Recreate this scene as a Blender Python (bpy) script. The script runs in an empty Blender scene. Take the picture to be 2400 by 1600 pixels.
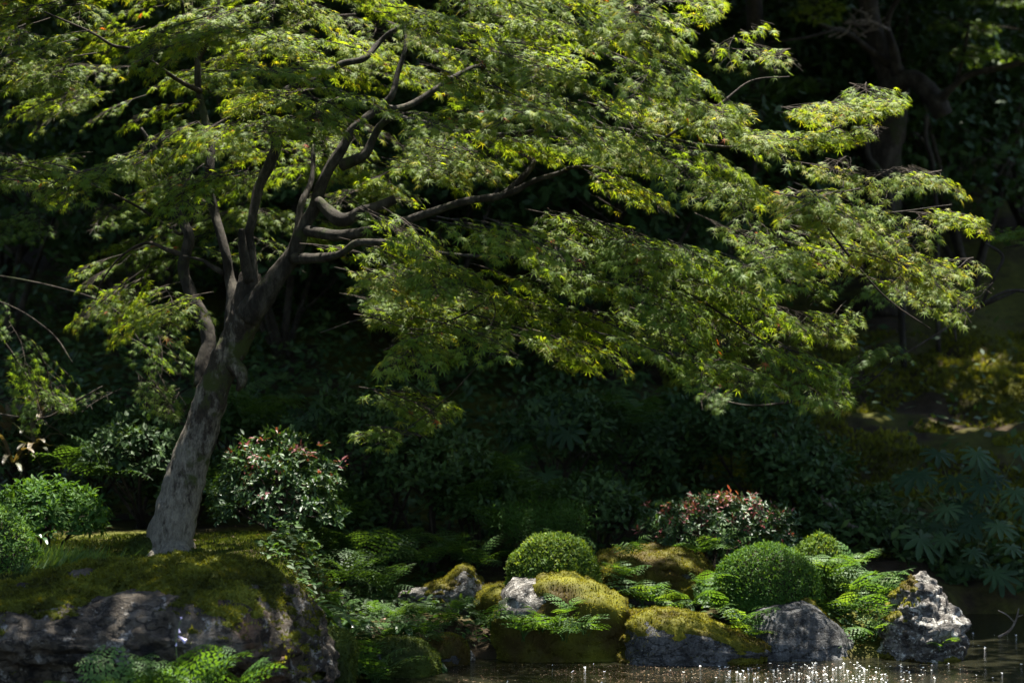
import bpy, bmesh, math, random
import numpy as np
from mathutils import Vector

R0 = np.random.default_rng(7)
random.seed(7)
scene = bpy.context.scene
col = scene.collection

# ------------------------------------------------------------------ camera, sky, sun, exposure
CAM_H, FPX = 1.7, 5667.0
cam_d = bpy.data.cameras.new('camera')
cam = bpy.data.objects.new('camera', cam_d)
col.objects.link(cam)
cam.location = (0, 0, CAM_H)
cam.rotation_euler = (math.radians(90), 0, 0)
cam_d.lens, cam_d.sensor_width = 85.0, 36.0
cam_d.clip_start, cam_d.clip_end = 0.1, 500
cam_d.dof.use_dof = True
cam_d.dof.focus_distance = 12.6
cam_d.dof.aperture_fstop = 2.0
scene.camera = cam

SUN = np.array([0.12, 0.24, 0.96]); SUN /= np.linalg.norm(SUN)
world = bpy.data.worlds.new('World'); scene.world = world
world.use_nodes = True
wn = world.node_tree
sky = wn.nodes.new('ShaderNodeTexSky'); sky.sky_type = 'NISHITA'; sky.sun_disc = False
sky.sun_elevation = math.asin(SUN[2]); sky.sun_rotation = math.atan2(SUN[0], SUN[1])
bg = wn.nodes['Background']; bg.inputs['Strength'].default_value = 0.09
wn.links.new(sky.outputs[0], bg.inputs['Color'])
sl = bpy.data.lights.new('sun', 'SUN'); sl.energy = 5.0; sl.angle = math.radians(0.5); sl.color = (1.0, 0.95, 0.85)
so = bpy.data.objects.new('sun', sl); col.objects.link(so)
so.rotation_euler = Vector(SUN).to_track_quat('Z', 'Y').to_euler(); so.location = (3, 8, 20)
scene.view_settings.view_transform = 'Standard'
scene.view_settings.look = 'None'
scene.view_settings.exposure = 2.35
scene.view_settings.gamma = 1.0
scene.render.engine = 'CYCLES'
scene.cycles.use_denoising = True
scene.cycles.max_bounces = 8
scene.cycles.transmission_bounces = 4
scene.cycles.sample_clamp_indirect = 4.0

# ------------------------------------------------------------------ numeric helpers
def P(px, py, D):
    return np.array([(px - 1200) / FPX * D, D, CAM_H - (py - 800) / FPX * D])
def PIX(p):
    p = np.asarray(p)
    return 1200 + p[..., 0] / p[..., 1] * FPX, 800 + (CAM_H - p[..., 2]) / p[..., 1] * FPX
def hsh(ix, iy, iz, seed):
    h = (ix * 374761393 + iy * 668265263 + iz * 2147483647 + seed * 974634777).astype(np.int64) & 0xffffffff
    h = ((h ^ (h >> 13)) * 1274126177) & 0xffffffff
    h = (h ^ (h >> 16)) & 0xffffffff
    return h.astype(np.float64) / 0xffffffff
def vnoise(p, seed=0):
    p = np.asarray(p, float); i = np.floor(p).astype(np.int64); f = p - i; f = f * f * (3 - 2 * f)
    out = 0
    for dx in (0, 1):
        for dy in (0, 1):
            for dz in (0, 1):
                w = (f[..., 0] if dx else 1 - f[..., 0]) * (f[..., 1] if dy else 1 - f[..., 1]) * (f[..., 2] if dz else 1 - f[..., 2])
                out = out + w * hsh(i[..., 0] + dx, i[..., 1] + dy, i[..., 2] + dz, seed)
    return out * 2 - 1
def fbm(p, octv=4, seed=0, gain=0.5):
    a, s, q = 1.0, 0, np.asarray(p, float)
    for k in range(octv):
        s = s + a * vnoise(q, seed + k); a *= gain; q = q * 2.03 + 11.7
    return s
def smooth(a, b, x):
    t = np.clip((x - a) / (b - a), 0, 1); return t * t * (3 - 2 * t)
def norm(v):
    return v / np.maximum(np.linalg.norm(v, axis=-1, keepdims=True), 1e-9)
def frames(fwd, up):
    """rotation matrices whose columns are forward, side, normal"""
    f = norm(fwd); s = norm(np.cross(up, f)); n = np.cross(f, s)
    return np.stack([f, s, n], axis=-1)
def inpoly(x, y, poly):
    x = np.asarray(x); y = np.asarray(y); ins = np.zeros(x.shape, bool)
    n = len(poly)
    for i in range(n):
        x1, y1 = poly[i]; x2, y2 = poly[(i + 1) % n]
        if y1 == y2: continue
        c = ((y1 > y) != (y2 > y)) & (x < (x2 - x1) * (y - y1) / (y2 - y1) + x1)
        ins ^= c
    return ins

# ------------------------------------------------------------------ mesh helpers
def mesh_from(name, V, F, tint=None, smooth_shade=True):
    V = np.asarray(V, np.float32); F = np.asarray(F, np.int32)
    me = bpy.data.meshes.new(name)
    k = F.shape[1]
    me.vertices.add(len(V)); me.vertices.foreach_set('co', V.ravel())
    me.loops.add(F.size); me.loops.foreach_set('vertex_index', F.ravel())
    me.polygons.add(len(F)); me.polygons.foreach_set('loop_start', np.arange(0, F.size, k, dtype=np.int32))
    me.polygons.foreach_set('use_smooth', np.full(len(F), smooth_shade))
    if tint is not None:
        a = me.attributes.new('tint', 'FLOAT', 'POINT'); a.data.foreach_set('value', np.asarray(tint, np.float32))
    me.update(calc_edges=True); me.validate()
    return me
def bake(tv, tf, M, loc, scale, tint=None):
    """N copies of a template as one vertex/face list"""
    N, n = len(loc), len(tv)
    scale = np.broadcast_to(np.asarray(scale, float), (N,))
    V = np.einsum('nij,vj->nvi', M, tv) * scale[:, None, None] + loc[:, None, :]
    F = (tf[None] + (np.arange(N) * n)[:, None, None]).reshape(-1, tf.shape[1])
    T = None if tint is None else np.repeat(tint, n)
    return V.reshape(-1, 3), F, T
def join(parts):
    Vs, Fs, Ts, o = [], [], [], 0
    for v, f, t in parts:
        Vs.append(v); Fs.append(f + o); Ts.append(t if t is not None else np.zeros(len(v))); o += len(v)
    return np.concatenate(Vs), np.concatenate(Fs), np.concatenate(Ts)
LOC = {}
def empty(name, loc, label=None, cat=None, group=None):
    o = bpy.data.objects.new(name, None); col.objects.link(o); o.location = loc
    o.empty_display_size = 0.1
    LOC[o.name] = np.array(loc, float)
    tag(o, label, cat, group); return o
def tag(o, label=None, cat=None, group=None, kind=None):
    if label: o['label'] = label
    if cat: o['category'] = cat
    if group: o['group'] = group
    if kind: o['kind'] = kind
    return o
def part(name, V, F, mat, parent=None, tint=None, kind=None, sm=True):
    """world-space vertices -> one mesh object under its thing"""
    org = LOC[parent.name] if parent else np.zeros(3)
    me = mesh_from(name, np.asarray(V) - org, F, tint, sm)
    me.materials.append(mat)
    o = bpy.data.objects.new(name, me); col.objects.link(o)
    if parent: o.parent = parent
    LOC[o.name] = org
    if kind: o['kind'] = kind
    return o
def inst(name, me, parent, M, loc, scale):
    o = bpy.data.objects.new(name, me); col.objects.link(o)
    if parent: o.parent = parent; loc = loc - LOC[parent.name]
    m4 = np.eye(4); m4[:3, :3] = M * scale; m4[:3, 3] = loc
    from mathutils import Matrix
    o.matrix_local = Matrix(m4.tolist())
    return o
def spline(pts, n=6):
    """Catmull-Rom through rows of pts"""
    p = np.asarray(pts, float); p = np.vstack([2 * p[0] - p[1], p, 2 * p[-1] - p[-2]])
    out = []
    for i in range(1, len(p) - 2):
        for k in range(n):
            t = k / n; a, b, c, d = p[i - 1], p[i], p[i + 1], p[i + 2]
            out.append(0.5 * (2 * b + (c - a) * t + (2 * a - 5 * b + 4 * c - d) * t * t + (3 * b - a - 3 * c + d) * t ** 3))
    out.append(p[-2]); return np.array(out)
def tube(pts, rad, sides=8, bump=0.0, seed=0, cap=True):
    """tapering tube along a polyline; tris"""
    p = np.asarray(pts, float); r = np.asarray(rad, float); n = len(p)
    t = norm(np.gradient(p, axis=0))
    ref = np.array([0.13, 1.0, 0.21]); s = norm(np.cross(t, ref)); u = np.cross(s, t)
    a = np.linspace(0, 2 * np.pi, sides, endpoint=False)
    ring = np.cos(a)[None, :, None] * s[:, None] + np.sin(a)[None, :, None] * u[:, None]
    rr = np.repeat(r[:, None], sides, 1)
    V = p[:, None] + ring * rr[..., None]
    if bump:
        rr = rr * (1 + bump * fbm(V * 14, 3, seed) + bump * 0.7 * fbm(V * np.array([38, 38, 9]), 2, seed + 5)); V = p[:, None] + ring * rr[..., None]
    V = V.reshape(-1, 3)
    i = np.arange(n - 1)[:, None] * sides; j = np.arange(sides)[None]; j2 = (j + 1) % sides
    A, B, C, D = i + j, i + j2, i + sides + j2, i + sides + j
    F = np.concatenate([np.stack([A, B, C], -1).reshape(-1, 3), np.stack([A, C, D], -1).reshape(-1, 3)])
    if cap:
        V = np.vstack([V, p[0], p[-1]]); k = len(V)
        jj = np.arange(sides); e = (n - 1) * sides
        F = np.concatenate([F, np.stack([np.full(sides, k - 2), (jj + 1) % sides, jj], -1), np.stack([np.full(sides, k - 1), e + jj, e + (jj + 1) % sides], -1)])
    return V, F, np.zeros(len(V))

# ------------------------------------------------------------------ materials
def new_mat(name):
    m = bpy.data.materials.new(name); m.use_nodes = True
    nt = m.node_tree; return m, nt, nt.nodes['Principled BSDF'], nt.nodes['Material Output']
def ramp(nt, stops, fac=None):
    r = nt.nodes.new('ShaderNodeValToRGB'); e = r.color_ramp.elements
    while len(e) < len(stops): e.new(0.5)
    for q, (pos, c) in zip(e, stops): q.position = pos; q.color = (*c, 1)
    if fac is not None: nt.links.new(fac, r.inputs[0])
    return r
def leaf_mat(name, stops, trans=0.4, rough=0.4, spec=0.5, tcol=1.6):
    m, nt, b, out = new_mat(name)
    at = nt.nodes.new('ShaderNodeAttribute'); at.attribute_name = 'tint'
    r = ramp(nt, stops, at.outputs['Fac'])
    nt.links.new(r.outputs[0], b.inputs['Base Color'])
    b.inputs['Roughness'].default_value = rough; b.inputs['Specular IOR Level'].default_value = spec
    if trans:
        t = nt.nodes.new('ShaderNodeBsdfTranslucent')
        mul = nt.nodes.new('ShaderNodeMix'); mul.data_type = 'RGBA'; mul.blend_type = 'MULTIPLY'; mul.inputs['Factor'].default_value = 1
        nt.links.new(r.outputs[0], mul.inputs['A']); mul.inputs['B'].default_value = (1.35 * tcol, 1.2 * tcol, 0.35 * tcol, 1)
        nt.links.new(mul.outputs['Result'], t.inputs['Color'])
        mx = nt.nodes.new('ShaderNodeMixShader'); mx.inputs[0].default_value = trans
        nt.links.new(b.outputs[0], mx.inputs[1]); nt.links.new(t.outputs[0], mx.inputs[2]); nt.links.new(mx.outputs[0], out.inputs['Surface'])
    return m
def noise_node(nt, scale, detail=5, rough=0.6, coord='Object', vec=None):
    n = nt.nodes.new('ShaderNodeTexNoise'); n.inputs['Scale'].default_value = scale
    n.inputs['Detail'].default_value = detail; n.inputs['Roughness'].default_value = rough
    if vec is None:
        g = nt.nodes.new('ShaderNodeNewGeometry'); vec = g.outputs['Position']
    nt.links.new(vec, n.inputs['Vector']); return n
def mixc(nt, fac, a, b):
    mx = nt.nodes.new('ShaderNodeMix'); mx.data_type = 'RGBA'
    nt.links.new(fac, mx.inputs['Factor'])
    for v, s in ((a, 'A'), (b, 'B')):
        if isinstance(v, tuple): mx.inputs[s].default_value = (*v, 1)
        else: nt.links.new(v, mx.inputs[s])
    return mx.outputs['Result']
def bump(nt, b, h, strength, dist):
    bp = nt.nodes.new('ShaderNodeBump'); bp.inputs['Strength'].default_value = strength; bp.inputs['Distance'].default_value = dist
    nt.links.new(h, bp.inputs['Height']); nt.links.new(bp.outputs[0], b.inputs['Normal'])
def bark_mat(name, dark, pale, moss, lo=0.45, hi=0.6, mosslo=0.62, foot=None):
    m, nt, b, out = new_mat(name)
    g = nt.nodes.new('ShaderNodeNewGeometry'); mp = nt.nodes.new('ShaderNodeMapping'); mp.inputs['Scale'].default_value = (1, 1, 0.45)
    nt.links.new(g.outputs['Position'], mp.inputs['Vector'])
    n1 = noise_node(nt, 13, 8, 0.72, vec=mp.outputs[0]); n2 = noise_node(nt, 5, 4, 0.6); n3 = noise_node(nt, 60, 6, 0.75, vec=mp.outputs[0])
    r1 = ramp(nt, [(lo, (0, 0, 0)), (hi, (1, 1, 1))], n1.outputs['Fac'])
    fac = r1.outputs[0]
    if foot:                                             # pale lichen crust spreads over the foot of the stem
        sp = nt.nodes.new('ShaderNodeSeparateXYZ'); nt.links.new(g.outputs['Position'], sp.inputs[0])
        mr = nt.nodes.new('ShaderNodeMapRange'); mr.inputs['From Min'].default_value = foot[0]; mr.inputs['From Max'].default_value = foot[1]; mr.inputs['To Min'].default_value = .13; mr.inputs['To Max'].default_value = -.05
        nt.links.new(sp.outputs['Z'], mr.inputs['Value']); adf = nt.nodes.new('ShaderNodeMath'); nt.links.new(n1.outputs['Fac'], adf.inputs[0]); nt.links.new(mr.outputs[0], adf.inputs[1])
        r1b = ramp(nt, [(lo, (0, 0, 0)), (hi, (1, 1, 1))], adf.outputs[0]); fac = r1b.outputs[0]
    c = mixc(nt, fac, dark, pale)
    r3 = ramp(nt, [(0.35, (0.45, 0.45, 0.45)), (0.65, (1.15, 1.15, 1.15))], n3.outputs['Fac'])
    mul = nt.nodes.new('ShaderNodeMix'); mul.data_type = 'RGBA'; mul.blend_type = 'MULTIPLY'; mul.inputs['Factor'].default_value = 1
    nt.links.new(c, mul.inputs['A']); nt.links.new(r3.outputs[0], mul.inputs['B'])
    r2 = ramp(nt, [(mosslo, (0, 0, 0)), (mosslo + 0.08, (1, 1, 1))], n2.outputs['Fac'])
    c2 = mixc(nt, r2.outputs[0], mul.outputs['Result'], moss)
    nt.links.new(c2, b.inputs['Base Color']); b.inputs['Roughness'].default_value = 0.85; b.inputs['Specular IOR Level'].default_value = 0.2
    bump(nt, b, n3.outputs['Fac'], 0.9, 0.012)
    return m
def rock_mat(name, dark, mid, pale, lich=0.56, scale=6.0, brown=(0.10, 0.06, 0.035), brownlo=0.6):
    m, nt, b, out = new_mat(name)
    n1 = noise_node(nt, scale, 8, 0.65); n2 = noise_node(nt, scale * 2.4, 8, 0.7); n3 = noise_node(nt, scale * 9, 6, 0.7); n4 = noise_node(nt, scale * 0.55, 4, 0.6)
    r1 = ramp(nt, [(0.38, dark), (0.52, mid), (0.72, tuple(0.5 * (a + c) for a, c in zip(mid, pale)))], n1.outputs['Fac'])
    rb = ramp(nt, [(brownlo, (0, 0, 0)), (brownlo + 0.12, (1, 1, 1))], n4.outputs['Fac'])
    c = mixc(nt, rb.outputs[0], r1.outputs[0], brown)
    r2 = ramp(nt, [(lich, (0, 0, 0)), (lich + 0.05, (1, 1, 1))], n2.outputs['Fac'])
    c = mixc(nt, r2.outputs[0], c, pale)
    r3 = ramp(nt, [(0.3, (0.35, 0.35, 0.35)), (0.7, (1.3, 1.3, 1.3))], n3.outputs['Fac'])
    mul = nt.nodes.new('ShaderNodeMix'); mul.data_type = 'RGBA'; mul.blend_type = 'MULTIPLY'; mul.inputs['Factor'].default_value = 1
    nt.links.new(c, mul.inputs['A']); nt.links.new(r3.outputs[0], mul.inputs['B'])
    # thin dark cracks where a warped noise crosses its middle
    gg = nt.nodes.new('ShaderNodeNewGeometry'); mpp = nt.nodes.new('ShaderNodeMapping'); mpp.inputs['Scale'].default_value = (1, 1, 2.2); mpp.inputs['Rotation'].default_value = (0, .25, 0)
    nt.links.new(gg.outputs['Position'], mpp.inputs['Vector']); n5 = noise_node(nt, scale * 0.9, 7, 0.6, vec=mpp.outputs[0])
    rc = ramp(nt, [(0.478, (1, 1, 1)), (0.495, (.25, .25, .25)), (0.505, (.25, .25, .25)), (0.522, (1, 1, 1))], n5.outputs['Fac'])
    mul2 = nt.nodes.new('ShaderNodeMix'); mul2.data_type = 'RGBA'; mul2.blend_type = 'MULTIPLY'; mul2.inputs['Factor'].default_value = .8
    nt.links.new(mul.outputs['Result'], mul2.inputs['A']); nt.links.new(rc.outputs[0], mul2.inputs['B'])
    nt.links.new(mul2.outputs['Result'], b.inputs['Base Color']); b.inputs['Roughness'].default_value = 0.8; b.inputs['Specular IOR Level'].default_value = 0.3
    add = nt.nodes.new('ShaderNodeMath'); nt.links.new(n3.outputs['Fac'], add.inputs[0]); nt.links.new(n2.outputs['Fac'], add.inputs[1])
    add2 = nt.nodes.new('ShaderNodeMath'); nt.links.new(add.outputs[0], add2.inputs[0]); nt.links.new(rc.outputs[0], add2.inputs[1])
    bump(nt, b, add2.outputs[0], 1.0, 0.02)
    return m

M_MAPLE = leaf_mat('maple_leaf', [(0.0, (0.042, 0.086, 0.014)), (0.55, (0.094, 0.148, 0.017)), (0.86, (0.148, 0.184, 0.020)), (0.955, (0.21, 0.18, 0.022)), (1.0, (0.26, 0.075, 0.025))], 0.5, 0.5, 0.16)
M_MAPLE_DIM = leaf_mat('background_maple_leaf', [(0, (0.042, 0.088, 0.018)), (0.7, (0.088, 0.145, 0.022)), (1, (0.13, 0.165, 0.026))], 0.45, 0.55, 0.2)
M_GLOSSY = leaf_mat('evergreen_leaf', [(0, (0.018, 0.040, 0.013)), (0.6, (0.037, 0.074, 0.020)), (1, (0.064, 0.105, 0.027))], 0.15, 0.55, 0.18)
M_CANOPY = leaf_mat('canopy_leaf', [(0, (0.012, 0.026, 0.010)), (1, (0.03, 0.055, 0.016))], 0.12, 0.5, 0.3)
M_AZALEA = leaf_mat('azalea_leaf', [(0, (0.030, 0.066, 0.012)), (0.6, (0.065, 0.115, 0.018)), (1, (0.12, 0.16, 0.03))], 0.3, 0.6, 0.12)
M_AZALEA_DK = leaf_mat('azalea_leaf_deep', [(0, (0.022, 0.058, 0.012)), (0.6, (0.040, 0.092, 0.016)), (1, (0.075, 0.13, 0.024))], 0.3, 0.6, 0.12)
M_PIERIS = leaf_mat('pieris_leaf', [(0, (0.018, 0.045, 0.016)), (0.6, (0.040, 0.085, 0.026)), (0.80, (0.075, 0.11, 0.03)), (0.88, (0.15, 0.035, 0.045)), (1, (0.23, 0.085, 0.085))], 0.2, 0.45, 0.28)
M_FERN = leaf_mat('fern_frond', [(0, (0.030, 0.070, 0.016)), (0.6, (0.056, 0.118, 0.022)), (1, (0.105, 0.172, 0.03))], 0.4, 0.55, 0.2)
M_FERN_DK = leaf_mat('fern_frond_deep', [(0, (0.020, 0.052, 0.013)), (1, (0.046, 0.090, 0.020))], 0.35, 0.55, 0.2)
M_FATSIA = leaf_mat('fatsia_leaf', [(0, (0.012, 0.032, 0.014)), (1, (0.030, 0.062, 0.022))], 0.1, 0.5, 0.15)
M_BROAD = leaf_mat('broad_leaf', [(0, (0.02, 0.055, 0.018)), (1, (0.05, 0.10, 0.03))], 0.25, 0.3, 0.5)
M_DRY = leaf_mat('dry_bamboo_leaf', [(0, (0.05, 0.06, 0.02)), (0.4, (0.05, 0.045, 0.024)), (1, (0.11, 0.085, 0.05))], 0.2, 0.5, 0.3)
M_MOSS = leaf_mat('moss_blade', [(0, (0.050, 0.036, 0.010)), (0.35, (0.085, 0.082, 0.012)), (0.7, (0.145, 0.145, 0.017)), (1, (0.23, 0.215, 0.035))], 0.3, 0.7, 0.1)
M_MOSS_GR = leaf_mat('moss_blade_green', [(0, (0.032, 0.036, 0.008)), (0.4, (0.068, 0.076, 0.011)), (0.75, (0.112, 0.122, 0.016)), (1, (0.18, 0.185, 0.03))], 0.3, 0.7, 0.1)
M_MOSS_DK = leaf_mat('moss_blade_deep', [(0, (0.022, 0.030, 0.008)), (0.6, (0.045, 0.066, 0.010)), (1, (0.085, 0.10, 0.02))], 0.3, 0.7, 0.1)
M_GRASS = leaf_mat('grass_blade', [(0, (0.03, 0.07, 0.02)), (1, (0.08, 0.13, 0.03))], 0.3, 0.5, 0.3)
M_BARK = bark_mat('maple_bark', (0.034, 0.026, 0.018), (0.175, 0.155, 0.120), (0.036, 0.044, 0.010), 0.46, 0.58, 0.54, foot=(0.75, 1.5))
M_BARK_DK = bark_mat('dark_bark', (0.028, 0.022, 0.016), (0.085, 0.072, 0.052), (0.03, 0.035, 0.012), 0.45, 0.65, 0.58)
M_TWIG = bark_mat('twig_bark', (0.022, 0.016, 0.011), (0.055, 0.042, 0.028), (0.035, 0.04, 0.014))
M_LIMB = bark_mat('limb_bark', (0.020, 0.016, 0.011), (0.078, 0.068, 0.050), (0.03, 0.037, 0.011), 0.46, 0.68, 0.58)
M_DEAD = bark_mat('dead_twig', (0.14, 0.11, 0.09), (0.30, 0.26, 0.22), (0.2, 0.17, 0.14), mosslo=0.8)
M_BOULDER = rock_mat('boulder_stone', (0.012, 0.009, 0.006), (0.070, 0.054, 0.036), (0.24, 0.22, 0.19), 0.57, 4.5, (0.10, 0.055, 0.03), 0.5)
M_GREY = rock_mat('grey_stone', (0.045, 0.045, 0.045), (0.11, 0.11, 0.11), (0.30, 0.30, 0.30), 0.62, 9, (0.10, 0.085, 0.06), 0.68)
M_LICHEN = rock_mat('lichen_stone', (0.07, 0.06, 0.05), (0.15, 0.137, 0.122), (0.44, 0.43, 0.39), 0.53, 8, (0.14, 0.10, 0.085), 0.66)
M_PALE = rock_mat('pale_stone', (0.09, 0.08, 0.07), (0.19, 0.175, 0.155), (0.42, 0.40, 0.37), 0.54, 10, (0.16, 0.12, 0.09), 0.66)

def plain(name, c, rough=0.6, spec=0.3, trans=0.0):
    m, nt, b, out = new_mat(name)
    n = noise_node(nt, 60, 3, 0.6)
    r = ramp(nt, [(0.3, tuple(x * 0.75 for x in c)), (0.7, tuple(min(1, x * 1.15) for x in c))], n.outputs['Fac'])
    nt.links.new(r.outputs[0], b.inputs['Base Color']); b.inputs['Roughness'].default_value = rough; b.inputs['Specular IOR Level'].default_value = spec
    return m
M_PETAL = plain('white_petal', (0.8, 0.8, 0.76))
M_LILAC = plain('lilac_petal', (0.50, 0.45, 0.68))
M_STALK = plain('green_stalk', (0.09, 0.12, 0.04))
M_FALLEN = leaf_mat('fallen_leaf', [(0, (0.12, 0.06, 0.03)), (0.6, (0.22, 0.13, 0.08)), (1, (0.36, 0.28, 0.2))], 0.1, 0.5, 0.3)

# ground: damp soil with moss
m, nt, b, out = new_mat('damp_mossy_soil'); M_GROUND = m
n1 = noise_node(nt, 1.1, 6, 0.6); n2 = noise_node(nt, 14, 6, 0.7); n3 = noise_node(nt, 70, 4, 0.7)
soil = ramp(nt, [(0.3, (0.018, 0.013, 0.008)), (0.7, (0.05, 0.036, 0.02))], n2.outputs['Fac'])
moss = ramp(nt, [(0.3, (0.030, 0.034, 0.006)), (0.7, (0.085, 0.085, 0.014))], n2.outputs['Fac'])
msk = ramp(nt, [(0.44, (0, 0, 0)), (0.56, (1, 1, 1))], n1.outputs['Fac'])
nt.links.new(mixc(nt, msk.outputs[0], soil.outputs[0], moss.outputs[0]), b.inputs['Base Color'])
b.inputs['Roughness'].default_value = 0.95; b.inputs['Specular IOR Level'].default_value = 0.1
bump(nt, b, n3.outputs['Fac'], 0.8, 0.02)
# pond water
m, nt, b, out = new_mat('dark_pond_water'); M_WATER = m
b.inputs['Base Color'].default_value = (0.012, 0.012, 0.007, 1); b.inputs['Roughness'].default_value = 0.1; b.inputs['IOR'].default_value = 1.33
g = nt.nodes.new('ShaderNodeNewGeometry'); mp = nt.nodes.new('ShaderNodeMapping'); mp.inputs['Scale'].default_value = (1, 2.2, 1)
nt.links.new(g.outputs['Position'], mp.inputs['Vector'])
w1 = noise_node(nt, 9, 3, 0.5, vec=mp.outputs[0]); w2 = noise_node(nt, 34, 2, 0.5, vec=mp.outputs[0])
ad = nt.nodes.new('ShaderNodeMath'); nt.links.new(w1.outputs['Fac'], ad.inputs[0]); nt.links.new(w2.outputs['Fac'], ad.inputs[1])
bump(nt, b, ad.outputs[0], 0.5, 0.008)

# ------------------------------------------------------------------ ground and water
def ground_z(x, y):
    x = np.asarray(x, float); y = np.asarray(y, float)
    q = np.stack([x, y, np.zeros_like(x)], -1)
    # shore distance: the bank runs from (-1.0,11.8) to (-0.25,12.95), the island edge at 12.95, the right bay to 15.2
    shore = 12.95 + np.where(x < -0.2, (x + 0.2) * 1.35, 0) + smooth(2.15, 2.9, x) * 2.3
    shore = np.maximum(shore, 10.6) + 0.08 * vnoise(q * 3.0, 3)
    d = y - shore
    z = -0.45 + 0.50 * smooth(-0.5, 0.12, d) + 0.13 * smooth(0.05, 0.9, d)
    # left mossy mound
    mound = smooth(-0.55, -1.25, x) * smooth(10.75, 11.6, y)
    z = np.maximum(z, -0.45 + 1.02 * mound)
    z = z + 0.12 * smooth(13.9, 15.5, y) * (1 - mound) 
    hill = np.clip(y - 15.6, 0, None)
    z = z + 0.30 * hill + 0.028 * np.clip(y - 18.5, 0, None) ** 2 * (y < 30) + (y >= 30) * (0.028 * 11.5 ** 2 + (y - 30) * 0.6)
    z = z + 0.05 * fbm(q * 1.3, 4, 9) * smooth(-0.1, 0.5, d) + 0.07 * fbm(q * 2.6, 3, 19) * smooth(15.8, 17.0, y)
    return z
xs = np.concatenate([np.linspace(-60, -6, 28)[:-1], np.linspace(-6, 6, 241), np.linspace(6, 60, 28)[1:]])
ys = np.concatenate([np.linspace(-40, 10, 20)[:-1], np.linspace(10, 20, 201), np.linspace(20, 36, 41)[1:], np.linspace(36, 90, 28)[1:]])
X, Y = np.meshgrid(xs, ys)
nx, ny = len(xs), len(ys)
ii, jj = np.meshgrid(np.arange(ny - 1), np.arange(nx - 1), indexing='ij')
a = ii * nx + jj
quads = np.stack([a, a + 1, a + nx + 1, a + nx], -1).reshape(-1, 4)
tag(part('ground', np.stack([X, Y, ground_z(X, Y)], -1).reshape(-1, 3), quads, M_GROUND), kind='structure')
wv = np.array([[-60, -40, 0], [60, -40, 0], [60, 17, 0], [-60, 17, 0]], float)
tag(part('pond_water', wv, np.array([[0, 1, 2, 3]]), M_WATER), kind='structure')

# ------------------------------------------------------------------ leaf templates
def tri_poly(pts, faces): return np.array(pts, float), np.array(faces, int)
def maple_leaf(fine=False):
    lob = [(-128, .42), (-84, .74), (-41, .93), (0, 1.0), (41, .93), (84, .74), (128, .42)]
    V = [(0, 0, 0)]; F = []
    petiole = 0.55 if fine else 0.25
    def pt(a, r): return (math.cos(math.radians(a)) * r, math.sin(math.radians(a)) * r, -0.30 * r * r + 0.05 * r)
    notch = [pt(-165, .10)] + [pt((lob[i][0] + lob[i + 1][0]) / 2, .19) for i in range(6)] + [pt(165, .10)]
    for k, (a, r) in enumerate(lob):
        b0 = len(V)
        if fine:
            w = 10 if r > .5 else 13
            V += [notch[k], pt(a - w, r * .5), pt(a, r), pt(a + w, r * .5), notch[k + 1]]
            F += [(0, b0, b0 + 1), (0, b0 + 1, b0 + 3), (b0 + 1, b0 + 2, b0 + 3), (0, b0 + 3, b0 + 4)]
        else:
            V += [notch[k], pt(a, r), notch[k + 1]]
            F += [(0, b0, b0 + 1), (0, b0 + 1, b0 + 2)]
    b0 = len(V); V += [(-petiole, .012, -.03), (-petiole, -.012, -.03)]; F += [(0, b0, b0 + 1)]
    V = np.array(V, float); V[:, 0] += petiole
    return V, np.array(F)
MAPLE_V, MAPLE_F = maple_leaf(False)
MAPLE_FV, MAPLE_FF = maple_leaf(True)
# plain folded leaf, length 1
LEAF_V, LEAF_F = tri_poly([(0, 0, 0), (.35, .17, .05), (.7, .15, .03), (1, 0, -.08), (.7, -.15, .03), (.35, -.17, .05), (.5, 0, -.01)],
                          [(0, 6, 1), (1, 6, 2), (2, 6, 3), (0, 5, 6), (5, 4, 6), (4, 3, 6)])
OVAL_V, OVAL_F = tri_poly([(0, 0, 0), (.5, .24, .04), (1, 0, 0), (.5, -.24, .04)], [(0, 2, 1), (0, 3, 2)])
BLADE_V, BLADE_F = tri_poly([(0, -.11, 0), (0, .11, 0), (1, 0, 0)], [(0, 1, 2)])

def rand_dirs(rng, n):
    v = rng.normal(size=(n, 3)); return norm(v)

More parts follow.
